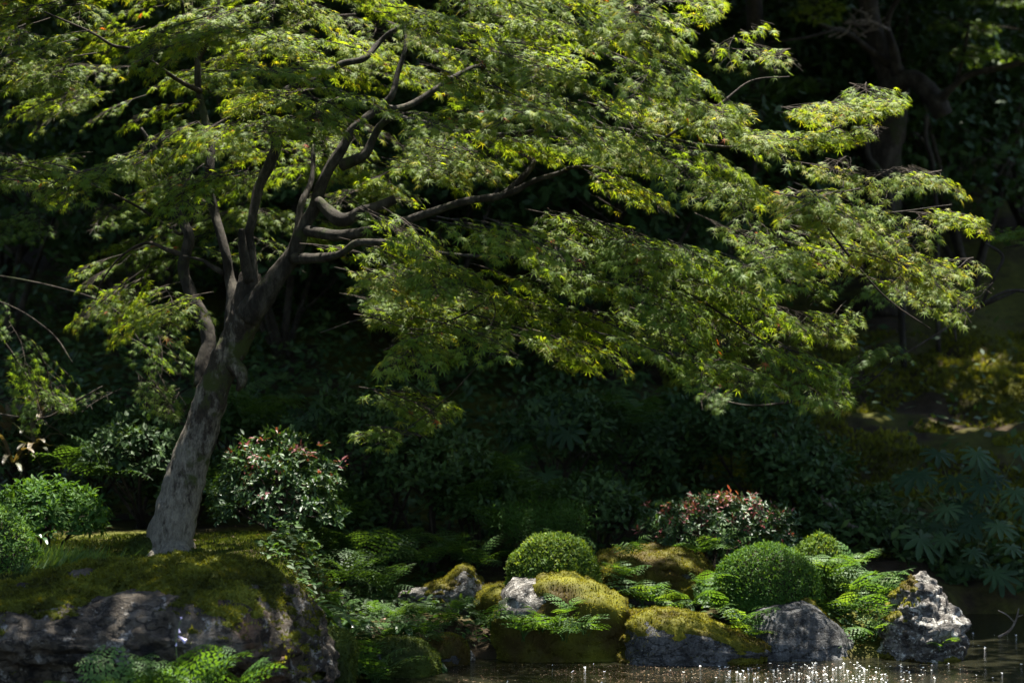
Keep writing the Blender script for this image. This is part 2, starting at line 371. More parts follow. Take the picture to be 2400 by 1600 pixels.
# ------------------------------------------------------------------ maple sprays
def spray_template(seed):
    """flat fan of twigs along +X, leaves in opposite pairs; unit length"""
    r = np.random.default_rng(seed)
    pos, fw, twigs = [], [], []
    def sag(x, y): return -0.21 * (x * x + 0.6 * y * y) + 0.04 * x
    def add(x, y, ang):
        z = sag(x, y) + r.normal(0, .018)
        pos.append((x, y, z))
        d = -0.21 * (2 * x * math.cos(ang) + 1.2 * y * math.sin(ang)) - 0.36 + r.normal(0, .14)
        fw.append((math.cos(ang), math.sin(ang), d))
    main = [(s, 0.05 * math.sin(s * 4 + seed), 0) for s in np.linspace(0, 1, 7)]
    main = [(x, y, sag(x, y)) for x, y, _ in main]; twigs.append((main, .010))
    for k, s in enumerate(np.arange(.12, 1.0, .13)):
        for side in (-1, 1):
            if r.random() < .12: continue
            L = (1 - s) * .55 + .12 + r.normal(0, .04)
            ang = side * (math.radians(48) + r.normal(0, .12))
            y0 = 0.05 * math.sin(s * 4 + seed)
            ends = []
            for t in np.linspace(0, 1, 4):
                a2 = ang * (1 - .25 * t); x = s + L * t * math.cos(a2); y = y0 + L * t * math.sin(a2); ends.append((x, y, sag(x, y)))
            twigs.append((ends, .006))
            nn = max(1, int(L / .115))
            for q in range(1, nn + 1):
                t = q / nn; a2 = ang * (1 - .25 * t); x = s + L * t * math.cos(a2); y = y0 + L * t * math.sin(a2)
                for s2 in (-1, 1):
                    add(x, y, a2 + s2 * (math.radians(50) + r.normal(0, .25)))
            add(ends[-1][0], ends[-1][1], ang * .75)
    for s2 in (-.6, 0, .6): add(1.0, main[-1][1], s2)
    fw = np.array(fw); up = np.tile([0, 0, 1.0], (len(fw), 1)) + r.normal(0, .16, (len(fw), 3))
    tw = join([tube(np.array(p), np.linspace(w, w * .45, len(p)) * .75, 3, cap=False) for p, w in twigs])
    return np.array(pos), frames(fw, up), tw
SPRAYS = [spray_template(s) for s in range(6)]

def make_sprays(specs, rng, clip=None):
    """specs rows: root xyz, yaw, pitch(droop), roll, length, tint bias. -> leaf matrices, positions, tints, twig mesh"""
    Ms, Ls, Ts, Sz, tw = [], [], [], [], []
    for (p, yaw, pitch, roll, ln, tb, leaf) in specs:
        pos, fr, (tv, tf, _) = SPRAYS[rng.integers(len(SPRAYS))]
        cy, sy = math.cos(yaw), math.sin(yaw); cp, sp = math.cos(pitch), math.sin(pitch); cr, sr = math.cos(roll), math.sin(roll)
        Rz = np.array([[cy, -sy, 0], [sy, cy, 0], [0, 0, 1]]); Ry = np.array([[cp, 0, sp], [0, 1, 0], [-sp, 0, cp]]); Rx = np.array([[1, 0, 0], [0, cr, -sr], [0, sr, cr]])
        Rm = Rz @ Ry @ Rx
        off = pos * ln @ Rm.T
        L = p + off
        M = np.einsum('ij,njk->nik', Rm, fr)
        keep = rng.random(len(L)) < .93
        if clip is not None: keep &= clip(L)
        n = int(keep.sum())
        if n < 6: continue
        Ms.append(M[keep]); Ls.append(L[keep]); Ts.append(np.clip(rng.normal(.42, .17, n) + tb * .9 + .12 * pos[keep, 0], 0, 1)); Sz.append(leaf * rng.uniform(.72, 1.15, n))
        tvw = p + tv * ln @ Rm.T
        if clip is not None:
            good = clip(tvw, 15)
            tf = tf[good[tf].all(1)]
        if len(tf): tw.append((tvw, tf, None))
    T = np.concatenate(Ts)
    red = rng.random(len(T)) < .003
    T[red] = 1.0; T[~red] = np.minimum(T[~red], .92)
    return np.concatenate(Ms), np.concatenate(Ls), T, np.concatenate(Sz), join(tw)

def sample_poly(poly, n, rng):
    p = np.array(poly, float); lo, hi = p.min(0), p.max(0); out = []
    while len(out) < n * 8:
        q = lo + (hi - lo) * rng.random((400, 2)); out += list(q[inpoly(q[:, 0], q[:, 1], poly)])
    out = np.array(out[:n * 8]); pick = [0]; dist = np.linalg.norm((out - out[0]) * np.array([.7, 1.4]), axis=1)
    while len(pick) < n:                                 # spread evenly: always the candidate farthest from those taken
        c = rng.choice(len(out), 12); i = c[np.argmax(dist[c])]; pick.append(int(i)); dist = np.minimum(dist, np.linalg.norm((out - out[i]) * np.array([.7, 1.4]), axis=1))
    return out[pick]
def poly_area(poly):
    p = np.array(poly, float); x, y = p[:, 0], p[:, 1]
    return abs(np.dot(x, np.roll(y, 1)) - np.dot(y, np.roll(x, 1))) / 2

# spots kept sunny by thinning the leaves above them: pixel x, y, half width in pixels, distance, half depth in metres
LIT_LOW = [(1290, 1280, 100, 13.4, .2), (1250, 1365, 80, 13.05, .15), (1390, 1410, 60, 13.0, .15), (1540, 1455, 130, 12.9, .15), (2170, 1400, 80, 13.05, .18), (2020, 1370, 90, 13.45, .25), (1930, 1290, 80, 13.75, .15), (1350, 1480, 90, 12.85, .12), (1210, 1450, 70, 12.95, .12), (1020, 1380, 80, 13.7, .15), (880, 1420, 80, 13.2, .2),
           (660, 1090, 150, 14.0, .3), (780, 1190, 50, 14.0, .2), (1950, 1575, 140, 12.35, .3), (1600, 1575, 120, 12.35, .25), (1770, 1290, 80, 13.45, .15), (2210, 1500, 30, 12.8, .06), (1740, 1460, 60, 13.05, .12), (1510, 1300, 70, 13.8, .15), (430, 1540, 130, 10.4, .12), (1690, 1195, 120, 14.2, .15), (25, 1230, 70, 11.95, .15), (130, 1165, 100, 13.1, .2)]
LIT_LEFT = [(240, 770, 150, 14.4, .3), (90, 760, 90, 14.6, .3), (390, 880, 70, 14.4, .3), (170, 915, 90, 14.4, .2)]
LIT_SLOPE = [(2300, 850, 130, 19.3, .5), (2240, 955, 80, 18.3, .25), (2335, 985, 50, 18.2, .25), (2020, 965, 60, 18.4, .15)]
def beam(C, spots, margin):
    """which of these places stand in the sunbeam of a spot kept sunny?"""
    hit = np.zeros(len(C), bool)
    for (px, py, rx, D, dep) in spots:
        w = P(px, py, D); t = (C[:, 2] - w[2]) / SUN[2]; Q = C - t[:, None] * SUN
        hit |= (t > .12) & (((Q[:, 0] - w[0]) / (rx / FPX * D + margin)) ** 2 + ((Q[:, 1] - w[1]) / (dep + margin)) ** 2 < 1)
    return hit
def specs_for(regions, rng, axis_x):
    specs = []
    for poly, (d0, d1), dens, slope, tb, leaf in regions:
        n = max(2, int(poly_area(poly) / 7200 * dens))
        pads = max(1, n // 5)
        for (px, py), k in [(q, k) for q in sample_poly(poly, pads, rng) for k in range(5)]:
            side = 1 if px > axis_x else -1
            if k == 0:                                   # one flat tier of five sprays fanning out together
                D0 = rng.uniform(d0, d1); yaw0 = (-.8 if side > 0 else math.pi + .8) + rng.normal(0, .45); pit0 = math.radians(slope * .9 + 1) + rng.normal(0, .09); tb0 = tb + rng.normal(0, .07)
            D = np.clip(D0 + rng.normal(0, .10), d0, d1)
            ln = rng.uniform(.36, .56)
            yaw = yaw0 + (k - 2) * .42 + rng.normal(0, .15)
            pitch = pit0 + rng.normal(0, .08)
            c = P(px + rng.normal(0, 45), py + rng.normal(0, 8), D)
            if beam(c[None], LIT_LOW + LIT_LEFT, .10)[0] and rng.random() < .7: continue  # most sprays in a beam are left out so sun gets through
            d = np.array([math.cos(yaw) * math.cos(pitch), math.sin(yaw) * math.cos(pitch), -math.sin(pitch)])
            specs.append((c - d * ln * .5 + np.array([0, 0, .05 * ln]), yaw, pitch, rng.normal(0, .12), ln, tb0, leaf))
    return specs
def clip_to(regions, pad=0):
    polys = [r[0] for r in regions]
    def f(L, grow=0):
        x, y = PIX(L); ok = np.zeros(len(L), bool)
        for p in polys:
            for (ox, oy) in ((0, 0), (pad + grow, 0), (-pad - grow, 0), (0, pad + grow), (0, -pad - grow)):
                ok |= inpoly(x + ox, y + oy, p)
        ok |= (x < -40) | (x > 2440) | (y < -40)
        return ok
    return f

# regions of the big maple's crown: outline, depth range, density, droop (deg), tint bias, leaf size
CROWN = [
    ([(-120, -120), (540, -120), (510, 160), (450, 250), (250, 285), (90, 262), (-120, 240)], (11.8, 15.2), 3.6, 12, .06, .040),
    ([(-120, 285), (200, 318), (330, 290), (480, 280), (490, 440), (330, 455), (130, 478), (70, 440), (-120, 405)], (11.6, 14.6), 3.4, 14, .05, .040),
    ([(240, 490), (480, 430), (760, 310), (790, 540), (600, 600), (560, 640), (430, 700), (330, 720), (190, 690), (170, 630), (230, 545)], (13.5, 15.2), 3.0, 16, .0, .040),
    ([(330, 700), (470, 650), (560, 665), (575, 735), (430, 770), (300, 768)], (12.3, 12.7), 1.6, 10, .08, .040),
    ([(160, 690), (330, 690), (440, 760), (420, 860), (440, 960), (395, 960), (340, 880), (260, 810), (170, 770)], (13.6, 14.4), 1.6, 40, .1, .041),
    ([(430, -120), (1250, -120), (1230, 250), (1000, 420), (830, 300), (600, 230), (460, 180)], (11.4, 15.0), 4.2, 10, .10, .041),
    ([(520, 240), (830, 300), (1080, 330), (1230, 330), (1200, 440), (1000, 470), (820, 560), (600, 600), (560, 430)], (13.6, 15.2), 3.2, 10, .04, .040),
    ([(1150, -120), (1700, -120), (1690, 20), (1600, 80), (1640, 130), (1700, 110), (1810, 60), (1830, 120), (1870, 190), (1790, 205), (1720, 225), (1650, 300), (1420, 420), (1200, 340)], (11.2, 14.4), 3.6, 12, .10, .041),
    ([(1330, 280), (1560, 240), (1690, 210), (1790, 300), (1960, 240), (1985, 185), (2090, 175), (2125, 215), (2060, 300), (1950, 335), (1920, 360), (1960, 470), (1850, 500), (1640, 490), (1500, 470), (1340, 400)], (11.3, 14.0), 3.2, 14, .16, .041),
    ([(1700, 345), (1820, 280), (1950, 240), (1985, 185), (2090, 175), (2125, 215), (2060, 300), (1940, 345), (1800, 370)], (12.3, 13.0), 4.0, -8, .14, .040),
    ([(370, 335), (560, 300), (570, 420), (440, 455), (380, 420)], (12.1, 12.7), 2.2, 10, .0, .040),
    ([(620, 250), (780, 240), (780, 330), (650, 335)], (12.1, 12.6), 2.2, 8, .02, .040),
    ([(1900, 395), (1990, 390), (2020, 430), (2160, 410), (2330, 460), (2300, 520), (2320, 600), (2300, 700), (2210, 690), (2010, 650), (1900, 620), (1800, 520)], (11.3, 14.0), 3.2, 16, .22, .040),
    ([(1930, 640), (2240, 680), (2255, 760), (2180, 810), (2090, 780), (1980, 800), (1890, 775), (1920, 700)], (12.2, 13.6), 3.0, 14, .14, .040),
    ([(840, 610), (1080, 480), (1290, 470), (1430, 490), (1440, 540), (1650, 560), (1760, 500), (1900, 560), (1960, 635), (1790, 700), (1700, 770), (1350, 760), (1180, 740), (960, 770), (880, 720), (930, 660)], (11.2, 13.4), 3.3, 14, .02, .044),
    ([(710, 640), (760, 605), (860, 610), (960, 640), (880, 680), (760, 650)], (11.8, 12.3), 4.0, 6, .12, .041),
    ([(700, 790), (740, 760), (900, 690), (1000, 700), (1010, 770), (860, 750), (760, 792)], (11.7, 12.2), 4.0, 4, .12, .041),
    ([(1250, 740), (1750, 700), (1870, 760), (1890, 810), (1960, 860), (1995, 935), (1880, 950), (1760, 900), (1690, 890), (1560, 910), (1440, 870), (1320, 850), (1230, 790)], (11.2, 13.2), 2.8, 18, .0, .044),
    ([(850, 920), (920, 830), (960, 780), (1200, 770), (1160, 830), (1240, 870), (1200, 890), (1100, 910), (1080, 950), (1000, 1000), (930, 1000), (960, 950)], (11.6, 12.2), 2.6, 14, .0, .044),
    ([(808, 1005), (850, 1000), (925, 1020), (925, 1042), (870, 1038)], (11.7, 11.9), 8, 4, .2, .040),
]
# limbs of the big maple: pixel x, pixel y, distance, radius in pixels
def limb(rows, n=6, sides=10, bmp=.10, seed=0):
    q = np.array([[*P(r[0], r[1], r[2]), r[3] / FPX * r[2]] for r in rows]); s = spline(q, n)
    return tube(s[:, :3], np.maximum(s[:, 3], .002), sides, bmp, seed)
mroot = empty('maple_tree', P(398, 1318, 13.0), 'leaning maple with pale lichen-spotted trunk and wide star-leaved crown', 'tree')
V, F, T = limb([(388, 1345, 13.0, 78), (397, 1300, 13.0, 63), (405, 1240, 13.0, 54), (432, 1130, 13.0, 47), (470, 1010, 13.0, 41), (505, 900, 13.0, 37), (545, 810, 13.0, 36), (572, 745, 13.0, 40), (582, 690, 13.0, 34), (588, 640, 13.0, 22)], 12, 26, .10, 1)
part('trunk', V, F, M_BARK, mroot)
LIMBS = [
    ([(548, 790, 13.0, 28), (548, 700, 13.05, 22), (538, 650, 13.1, 18), (530, 600, 13.1, 16), (515, 540, 13.15, 15), (503, 500, 13.2, 16), (489, 430, 13.2, 15), (495, 344, 13.25, 13), (478, 270, 13.3, 12), (465, 207, 13.3, 11), (461, 131, 13.3, 10), (440, 80, 13.3, 7), (425, 0, 13.2, 5)]),
    ([(463, 140, 13.3, 8), (489, 90, 13.3, 7), (510, 20, 13.35, 5), (520, -60, 13.4, 3)]),
    ([(580, 720, 12.98, 28), (588, 660, 12.95, 21), (588, 600, 12.95, 18), (583, 550, 12.95, 16), (590, 516, 12.95, 16), (606, 441, 13.0, 16), (630, 389, 13.0, 17), (647, 344, 13.0, 18), (637, 303, 12.95, 15), (620, 275, 12.9, 14), (613, 241, 12.9, 13), (640, 229, 12.9, 13), (689, 203, 12.95, 12), (740, 186, 13.0, 11), (800, 151, 13.0, 11), (852, 138, 13.0, 10), (886, 103, 13.1, 9), (920, 72, 13.1, 7), (965, 55, 13.2, 5)]),
    ([(585, 660, 12.93, 15), (572, 600, 12.9, 13), (567, 560, 12.9, 12), (566, 536, 12.9, 10)]),
    ([(578, 745, 12.95, 36), (615, 695, 12.92, 34), (655, 640, 12.9, 29), (688, 595, 12.88, 26), (710, 534, 12.85, 22), (735, 490, 12.85, 20), (750, 441, 12.85, 19), (771, 396, 12.85, 19), (795, 360, 12.85, 18), (808, 340, 12.85, 16), (821, 310, 12.85, 15), (852, 282, 12.85, 14), (896, 248, 12.9, 13), (920, 220, 12.9, 11), (932, 172, 12.95, 9), (951, 103, 13.0, 7), (940, 30, 13.1, 5)]),
    ([(600, 705, 13.1, 24), (645, 640, 13.15, 18), (680, 590, 13.2, 16), (698, 540, 13.25, 14), (706, 480, 13.3, 12), (730, 420, 13.4, 9), (735, 340, 13.5, 7)]),
    ([(890, 252, 12.9, 11), (930, 255, 12.95, 10), (972, 241, 13.0, 11), (1024, 207, 13.05, 10), (1055, 186, 13.1, 9), (1110, 158, 13.2, 7), (1220, 120, 13.3, 5), (1340, 60, 13.4, 3)]),
    ([(800, 388, 12.85, 15), (852, 365, 12.8, 13), (872, 330, 12.8, 13), (893, 293, 12.75, 12), (925, 275, 12.7, 11), (1000, 290, 12.6, 9), (1130, 315, 12.5, 8), (1240, 310, 12.45, 8), (1282, 292, 12.4, 9), (1299, 271, 12.4, 9), (1323, 266, 12.4, 10), (1368, 289, 12.4, 9), (1403, 303, 12.4, 8), (1454, 303, 12.4, 7), (1540, 320, 12.4, 6), (1700, 345, 12.5, 5), (1850, 330, 12.6, 4), (1960, 300, 12.7, 3), (2060, 225, 12.8, 2)]),
    ([(745, 470, 12.8, 14), (800, 516, 12.7, 18), (850, 495, 12.65, 17), (900, 478, 12.6, 16), (927, 467, 12.6, 15)]),
    ([(720, 540, 12.8, 15), (800, 552, 12.6, 15), (886, 534, 12.45, 14), (938, 521, 12.4, 14), (1041, 487, 12.35, 13), (1100, 470, 12.3, 12), (1172, 459, 12.3, 12), (1206, 434, 12.3, 11), (1234, 406, 12.3, 10), (1251, 379, 12.35, 9), (1235, 366, 12.4, 8), (1216, 355, 12.45, 5)]),
    ([(1170, 461, 12.3, 9), (1210, 446, 12.28, 10), (1254, 423, 12.25, 9), (1310, 406, 12.25, 8), (1351, 392, 12.25, 6), (1480, 400, 12.3, 5), (1640, 430, 12.4, 4), (1850, 480, 12.6, 4), (2050, 500, 12.8, 3), (2230, 480, 12.9, 2)]),
    ([(690, 605, 12.85, 16), (745, 605, 12.6, 13), (800, 594, 12.4, 12), (838, 569, 12.3, 12), (903, 569, 12.2, 11), (948, 576, 12.15, 10), (1007, 590, 12.1, 8), (1110, 600, 12.05, 6), (1300, 610, 12.0, 5), (1520, 640, 12.0, 4), (1760, 780, 12.1, 3), (1930, 900, 12.2, 2)]),
    ([(1020, 592, 12.1, 3.5), (1120, 660, 12.0, 2.6), (1160, 720, 11.95, 2.2), (1145, 780, 11.9, 2), (1120, 850, 11.9, 1.8), (1060, 920, 11.85, 1.6), (980, 985, 11.8, 1.6), (925, 1020, 11.8, 1.4), (860, 1020, 11.8, 1.2)]),
    ([(1150, 700, 11.95, 3), (1080, 740, 11.9, 2.6), (1000, 770, 11.9, 2.4), (940, 765, 11.85, 2), (860, 745, 11.85, 2), (750, 780, 11.85, 1.4)]),
    ([(525, 640, 13.1, 9), (496, 624, 13.1, 7), (475, 610, 13.15, 6), (430, 600, 13.2, 3)]),
    ([(470, 215, 13.3, 8), (420, 190, 13.1, 6), (365, 151, 12.9, 6), (320, 117, 12.8, 5), (265, 107, 12.7, 5), (213, 76, 12.6, 4), (103, 28, 12.5, 3)]),
    ([(478, 470, 13.3, 8), (430, 545, 13.4, 5), (393, 530, 13.4, 5), (300, 472, 13.3, 4), (180, 420, 13.1, 3), (30, 380, 12.9, 2)]),
    ([(440, 600, 13.4, 7), (390, 585, 13.6, 6), (344, 569, 13.7, 5), (285, 600, 13.8, 4), (241, 655, 13.8, 3), (225, 700, 13.9, 2)]),
    ([(1560, 322, 12.4, 4), (1680, 250, 12.5, 4), (1760, 190, 12.6, 3), (1850, 180, 12.7, 2)]),
    ([(1340, 70, 13.4, 4), (1480, 55, 13.3, 4), (1600, 60, 13.2, 3), (1700, 30, 13.1, 2)]),
    ([(1900, 480, 12.6, 3), (1990, 600, 12.7, 3), (2080, 700, 12.8, 2.5), (2180, 770, 12.8, 1.5)]),
]
for k, rows in enumerate(LIMBS):
    rows = [(r[0], r[1], r[2], max(r[3] * (.72 if q > 1 else .9), 1.3)) for q, r in enumerate(rows)]
    V, F, T = limb(rows, 6, 12 if rows[0][3] > 10 else 7, .10, 20 + k)
    part('branch', V, F, M_LIMB if rows[0][3] > 8 else M_TWIG, mroot)
for k, rows in enumerate([[(405, 1285, 12.95, 30), (440, 1305, 12.85, 20), (470, 1330, 12.75, 9)], [(385, 1290, 12.95, 30), (355, 1312, 12.85, 18), (325, 1332, 12.8, 8)], [(398, 1295, 12.92, 34), (405, 1320, 12.80, 22), (415, 1345, 12.7, 8)]]):
    V, F, T = limb(rows, 6, 12, .12, 90 + k); part('root', V, F, M_BARK, mroot)
V, F, T = limb([(468, 905, 13.05, 16), (478, 850, 13.1, 19), (488, 800, 13.15, 18), (474, 740, 13.2, 17), (446, 686, 13.25, 14), (430, 631, 13.3, 13), (437, 586, 13.3, 14), (444, 552, 13.3, 13), (420, 507, 13.35, 11), (398, 448, 13.4, 8), (380, 380, 13.4, 6), (330, 300, 13.4, 4)], 8, 14, .12, 77)
part('side_stem', V, F, M_LIMB, mroot)
V, F, T = limb([(540, 850, 12.97, 24), (562, 872, 12.93, 17), (566, 895, 12.92, 12), (556, 915, 12.93, 5)], 6, 12, .15, 78)
part('burr', V, F, M_BARK, mroot)

rng = np.random.default_rng(11)
clip = clip_to(CROWN, 14)
Mx, Lx, Tx, Sx, (twv, twf, _) = make_sprays(specs_for(CROWN, rng, 620), rng, clip)
ok = ~(beam(Lx, LIT_LOW + LIT_LEFT, .02) & (rng.random(len(Lx)) < .6)); Mx, Lx, Tx, Sx = Mx[ok], Lx[ok], Tx[ok], Sx[ok]  # more leaves dropped to open the beams to the sunny spots
part('twigs', twv, twf, M_TWIG, mroot, kind='stuff')
# the 300 nearest leaves are leaves of their own
px_, py_ = PIX(Lx)
vis = (px_ > 0) & (px_ < 2400) & (py_ > 0) & (py_ < 1600)
order = np.argsort(np.where(vis, Lx[:, 1] / Sx, 1e9))[:300]
LEAF_MESHES = []
for t in (.25, .4, .5, .6, .75, .9):
    me = mesh_from('leaf', MAPLE_FV, MAPLE_FF, np.full(len(MAPLE_FV), t)); me.materials.append(M_MAPLE); LEAF_MESHES.append(me)
for i in order:
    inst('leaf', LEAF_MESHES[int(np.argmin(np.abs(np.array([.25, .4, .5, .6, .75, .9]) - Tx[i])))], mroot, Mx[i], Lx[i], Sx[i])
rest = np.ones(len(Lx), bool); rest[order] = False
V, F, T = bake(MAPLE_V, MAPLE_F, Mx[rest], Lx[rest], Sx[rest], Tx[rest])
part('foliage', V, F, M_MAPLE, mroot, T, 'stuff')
print('maple leaves', len(Lx))

# ------------------------------------------------------------------ rocks
def ico(sub):
    bm = bmesh.new(); bmesh.ops.create_icosphere(bm, subdivisions=sub, radius=1)
    v = np.array([x.co[:] for x in bm.verts]); f = np.array([[q.index for q in p.verts] for p in bm.faces]); bm.free()
    return v, f
ICO = {s: ico(s) for s in (3, 4, 5, 6)}
def vnormals(V, F):
    fn = np.cross(V[F[:, 1]] - V[F[:, 0]], V[F[:, 2]] - V[F[:, 0]]); n = np.zeros_like(V)
    for k in range(3): np.add.at(n, F[:, k], fn)
    return norm(n), fn
def scatter(V, F, n, rng, weight=None):
    fn = np.cross(V[F[:, 1]] - V[F[:, 0]], V[F[:, 2]] - V[F[:, 0]]); ar = np.linalg.norm(fn, axis=1)
    if weight is not None: ar = ar * weight
    idx = rng.choice(len(F), n, p=ar / ar.sum()); a = rng.random((n, 2)); a = np.where(a.sum(1, keepdims=True) > 1, 1 - a, a)
    p = V[F[idx, 0]] + a[:, :1] * (V[F[idx, 1]] - V[F[idx, 0]]) + a[:, 1:] * (V[F[idx, 2]] - V[F[idx, 0]])
    return p, norm(fn[idx]), idx
def moss_coat(parent, V, F, mask, rng, n_blades, h, mat, thick=.014, tint_off=0.0, droop=.5, seed=0):
    """cushion of moss over the masked faces plus blades on it"""
    Fm = F[mask]
    if len(Fm) < 4: return
    N, _ = vnormals(V, F)
    cnt = np.zeros(len(V)); tot = np.zeros(len(V))
    for k in range(3): np.add.at(cnt, F[mask][:, k], 1); np.add.at(tot, F[:, k], 1)
    inner = (cnt / np.maximum(tot, 1)) > .99
    lift = np.where(inner, thick * (1.1 + .7 * fbm(V * 28, 3, seed)), -.004)
    Vm = V + N * lift[:, None]
    used = np.unique(Fm); remap = -np.ones(len(V), int); remap[used] = np.arange(len(used))
    t = np.clip(.34 + .42 * fbm(Vm[used] * 7, 3, seed + 3) + tint_off, 0, 1)
    mo = part('moss', Vm[used], remap[Fm], mat, parent, t, 'stuff')
    p, nn, idx = scatter(Vm, Fm, n_blades, rng)
    fw = norm(nn * .9 + rng.normal(0, .5, nn.shape) + np.array([0, -.15, -droop * .3]))
    Mb = frames(fw, rand_dirs(rng, len(p)))
    tt = np.clip(.48 + .45 * fbm(p * 7, 3, seed + 3) + rng.normal(0, .14, len(p)) + tint_off, 0, 1)
    v2, f2, t2 = bake(BLADE_V * np.array([1, 2.4, 1]), BLADE_F, Mb, p - fw * h * .25, h * rng.uniform(.6, 1.3, len(p)), tt)
    part('moss_tufts', v2, f2, mat, parent, t2, 'stuff')
def rock(label, pxc, top, bot, hw, D, dep, mat, shape=None, sub=5, n=2.6, rough=.10, moss=None, mossmat=None, seed=0, blades=6000, bh=.011, cat='rock', name='garden_rock', tint_off=0.0, facets=5, thick=.012, group=None):
    rng = np.random.default_rng(1000 + seed)
    zt, zb = P(pxc, top, D)[2], P(pxc, bot, D)[2]
    c = np.array([P(pxc, top, D)[0], D, (zt + zb) / 2]); rad = np.array([hw / FPX * D, dep, (zt - zb) / 2])
    u, F = ICO[sub]; u = u.copy()
    for k in range(facets):                                  # chisel a few flat faces
        d = norm(rng.normal(size=3) * np.array([1, 1, .6])); lim = rng.uniform(.68, .88); s = u @ d
        u = u - np.where(s > lim, (s - lim) * .85, 0)[:, None] * d
    u = u / (np.abs(u) ** n).sum(1, keepdims=True) ** (1 / n) * np.linalg.norm(u, axis=1, keepdims=True) ** .8
    u = u / np.abs(u).max(0)
    if shape is not None: u = shape(u)
    V = u * rad
    N, _ = vnormals(V, F)
    s0 = rad.min()
    V = V + N * (rough * s0 * (fbm(V / s0 * 1.3, 3, seed) + .55 * (1 - 2 * np.abs(fbm(V / s0 * np.array([2.5, 2.5, 5]), 4, seed + 9))) ))[:, None]
    V = V + N * (.03 * s0 * fbm(V / s0 * 9, 3, seed + 30))[:, None]
    W = V + c
    root = empty(name, (c[0], c[1], zb), label, cat, group)
    part('stone', W, F, mat, root)
    if moss is not None:
        N, fn = vnormals(W, F); fc = u[F].mean(1); nz = norm(fn)[:, 2]; wc = W[F].mean(1)
        mask = moss(fc, nz + .35 * fbm(wc * 9, 3, seed + 50), fbm(wc * 5, 3, seed + 70))
        moss_coat(root, W, F, mask, rng, blades, bh, mossmat or M_MOSS, thick, tint_off, seed=seed)
    return root, W, F
def sh_boulder(u):
    u = u.copy(); x, y, z = u.T
    # top falls away towards the right end and tilts to the viewer; the front is undercut
    u[:, 2] = z - .20 * smooth(.25, 1.0, x) - .06 * smooth(-.5, -1, x)
    u[:, 1] = y + .42 * smooth(.45, -.5, z) * (y < 0)
    u[:, 2] += np.where(u[:, 2] > 0, .22 * y, 0)
    return u
rock('huge low boulder with mossy top and dark undercut face beside the pond', 345, 1338, 1690, 445, 11.15, .66, M_BOULDER, sh_boulder, 6, 2.45, .11,
     lambda p, nz, q: (nz > .55) & (p[:, 1] > -.52 + .34 * q - .34 * smooth(.0, .6, p[:, 0])) & (q < .85) & (p[:, 0] < .90), M_MOSS_GR, 1, 46000, .022, cat='boulder', name='boulder', tint_off=.0, facets=6, thick=.020)
def sh_a(u):
    u = u.copy(); x = u[:, 0]
    u[:, 2] = np.where(u[:, 2] > 0, u[:, 2] * (.34 + .66 * np.exp(-((x - .5) / .38) ** 2)), u[:, 2]); return u
rock('low pale rock with a mossy hump behind the bank ferns', 1040, 1326, 1470, 104, 13.75, .22, M_PALE, sh_a, 5, 2.6, .09,
     lambda p, nz, q: (nz > .35) & (p[:, 0] > -.50 + .2 * q), M_MOSS, 2, 7000, .011)
def sh_b(u):
    u = u.copy(); u[:, 2] = u[:, 2] - .16 * smooth(.0, 1, u[:, 0]) * (u[:, 2] > 0); return u
rock('mossy square rock with a bare whitish top corner below the oval azalea', 1315, 1358, 1590, 148, 13.15, .30, M_PALE, sh_b, 5, 4.2, .10,
     lambda p, nz, q: ((p[:, 0] > -.30 + .30 * q) | (p[:, 2] < .50 + .25 * q)) & (q < 1.1), M_MOSS, 3, 22000, .013, tint_off=-.06, thick=.018)
rock('rounded moss-covered mound of stone behind the ferns between clipped azaleas', 1525, 1290, 1420, 135, 13.85, .3, M_GREY, None, 5, 2.8, .08,
     lambda p, nz, q: nz > -.5, M_MOSS, 4, 14000, .013, tint_off=-.16, thick=.02)
def sh_c(u):
    u = u.copy(); x = u[:, 0]; u[:, 2] = np.where(u[:, 2] > -.2, (u[:, 2] + .2) * (1 - .62 * smooth(-.25, 1.0, x)) - .2, u[:, 2])
    u[:, 1] -= .2 * smooth(.2, -1, u[:, 2]) * 0; return u
rock('long wedge of grey rock with golden moss cap sloping into the water', 1612, 1440, 1610, 188, 12.98, .30, M_GREY, sh_c, 5, 3.4, .07,
     lambda p, nz, q: (nz > .42) | (p[:, 0] < -.78) | ((p[:, 0] > .45) & (p[:, 2] < -.02)) | ((p[:, 2] < -.55) & (q > .1)), M_MOSS, 5, 20000, .014, tint_off=.08, thick=.018)
def sh_d(u):
    u = u.copy(); x = u[:, 0]; u[:, 2] = np.where(u[:, 2] > -.3, (u[:, 2] + .3) * (1 - .5 * smooth(.1, 1.0, x)) - .3, u[:, 2]); u[:, 1] += .35 * np.clip(u[:, 2], 0, 1); return u
rock('smooth bluish grey rock with moss along its back edge', 1872, 1412, 1600, 126, 13.12, .26, M_GREY, sh_d, 5, 3.2, .06,
     lambda p, nz, q: ((p[:, 1] > .25 + .15 * q) & (nz > .0)) | (p[:, 2] < -.42 + .1 * q), M_MOSS, 6, 9000, .012, tint_off=-.08, facets=2)
def sh_e(u):
    u = u.copy(); z = u[:, 2]; k = 1 - .62 * smooth(-.1, 1.0, z); u[:, 0] = u[:, 0] * k + .18 * smooth(-.2, 1, z) + .16 * np.exp(-((z - .15) / .22) ** 2) * (u[:, 0] > 0); u[:, 1] = u[:, 1] * (1 - .5 * smooth(0, 1, z)) + .3 * np.clip(z, 0, 1); return u
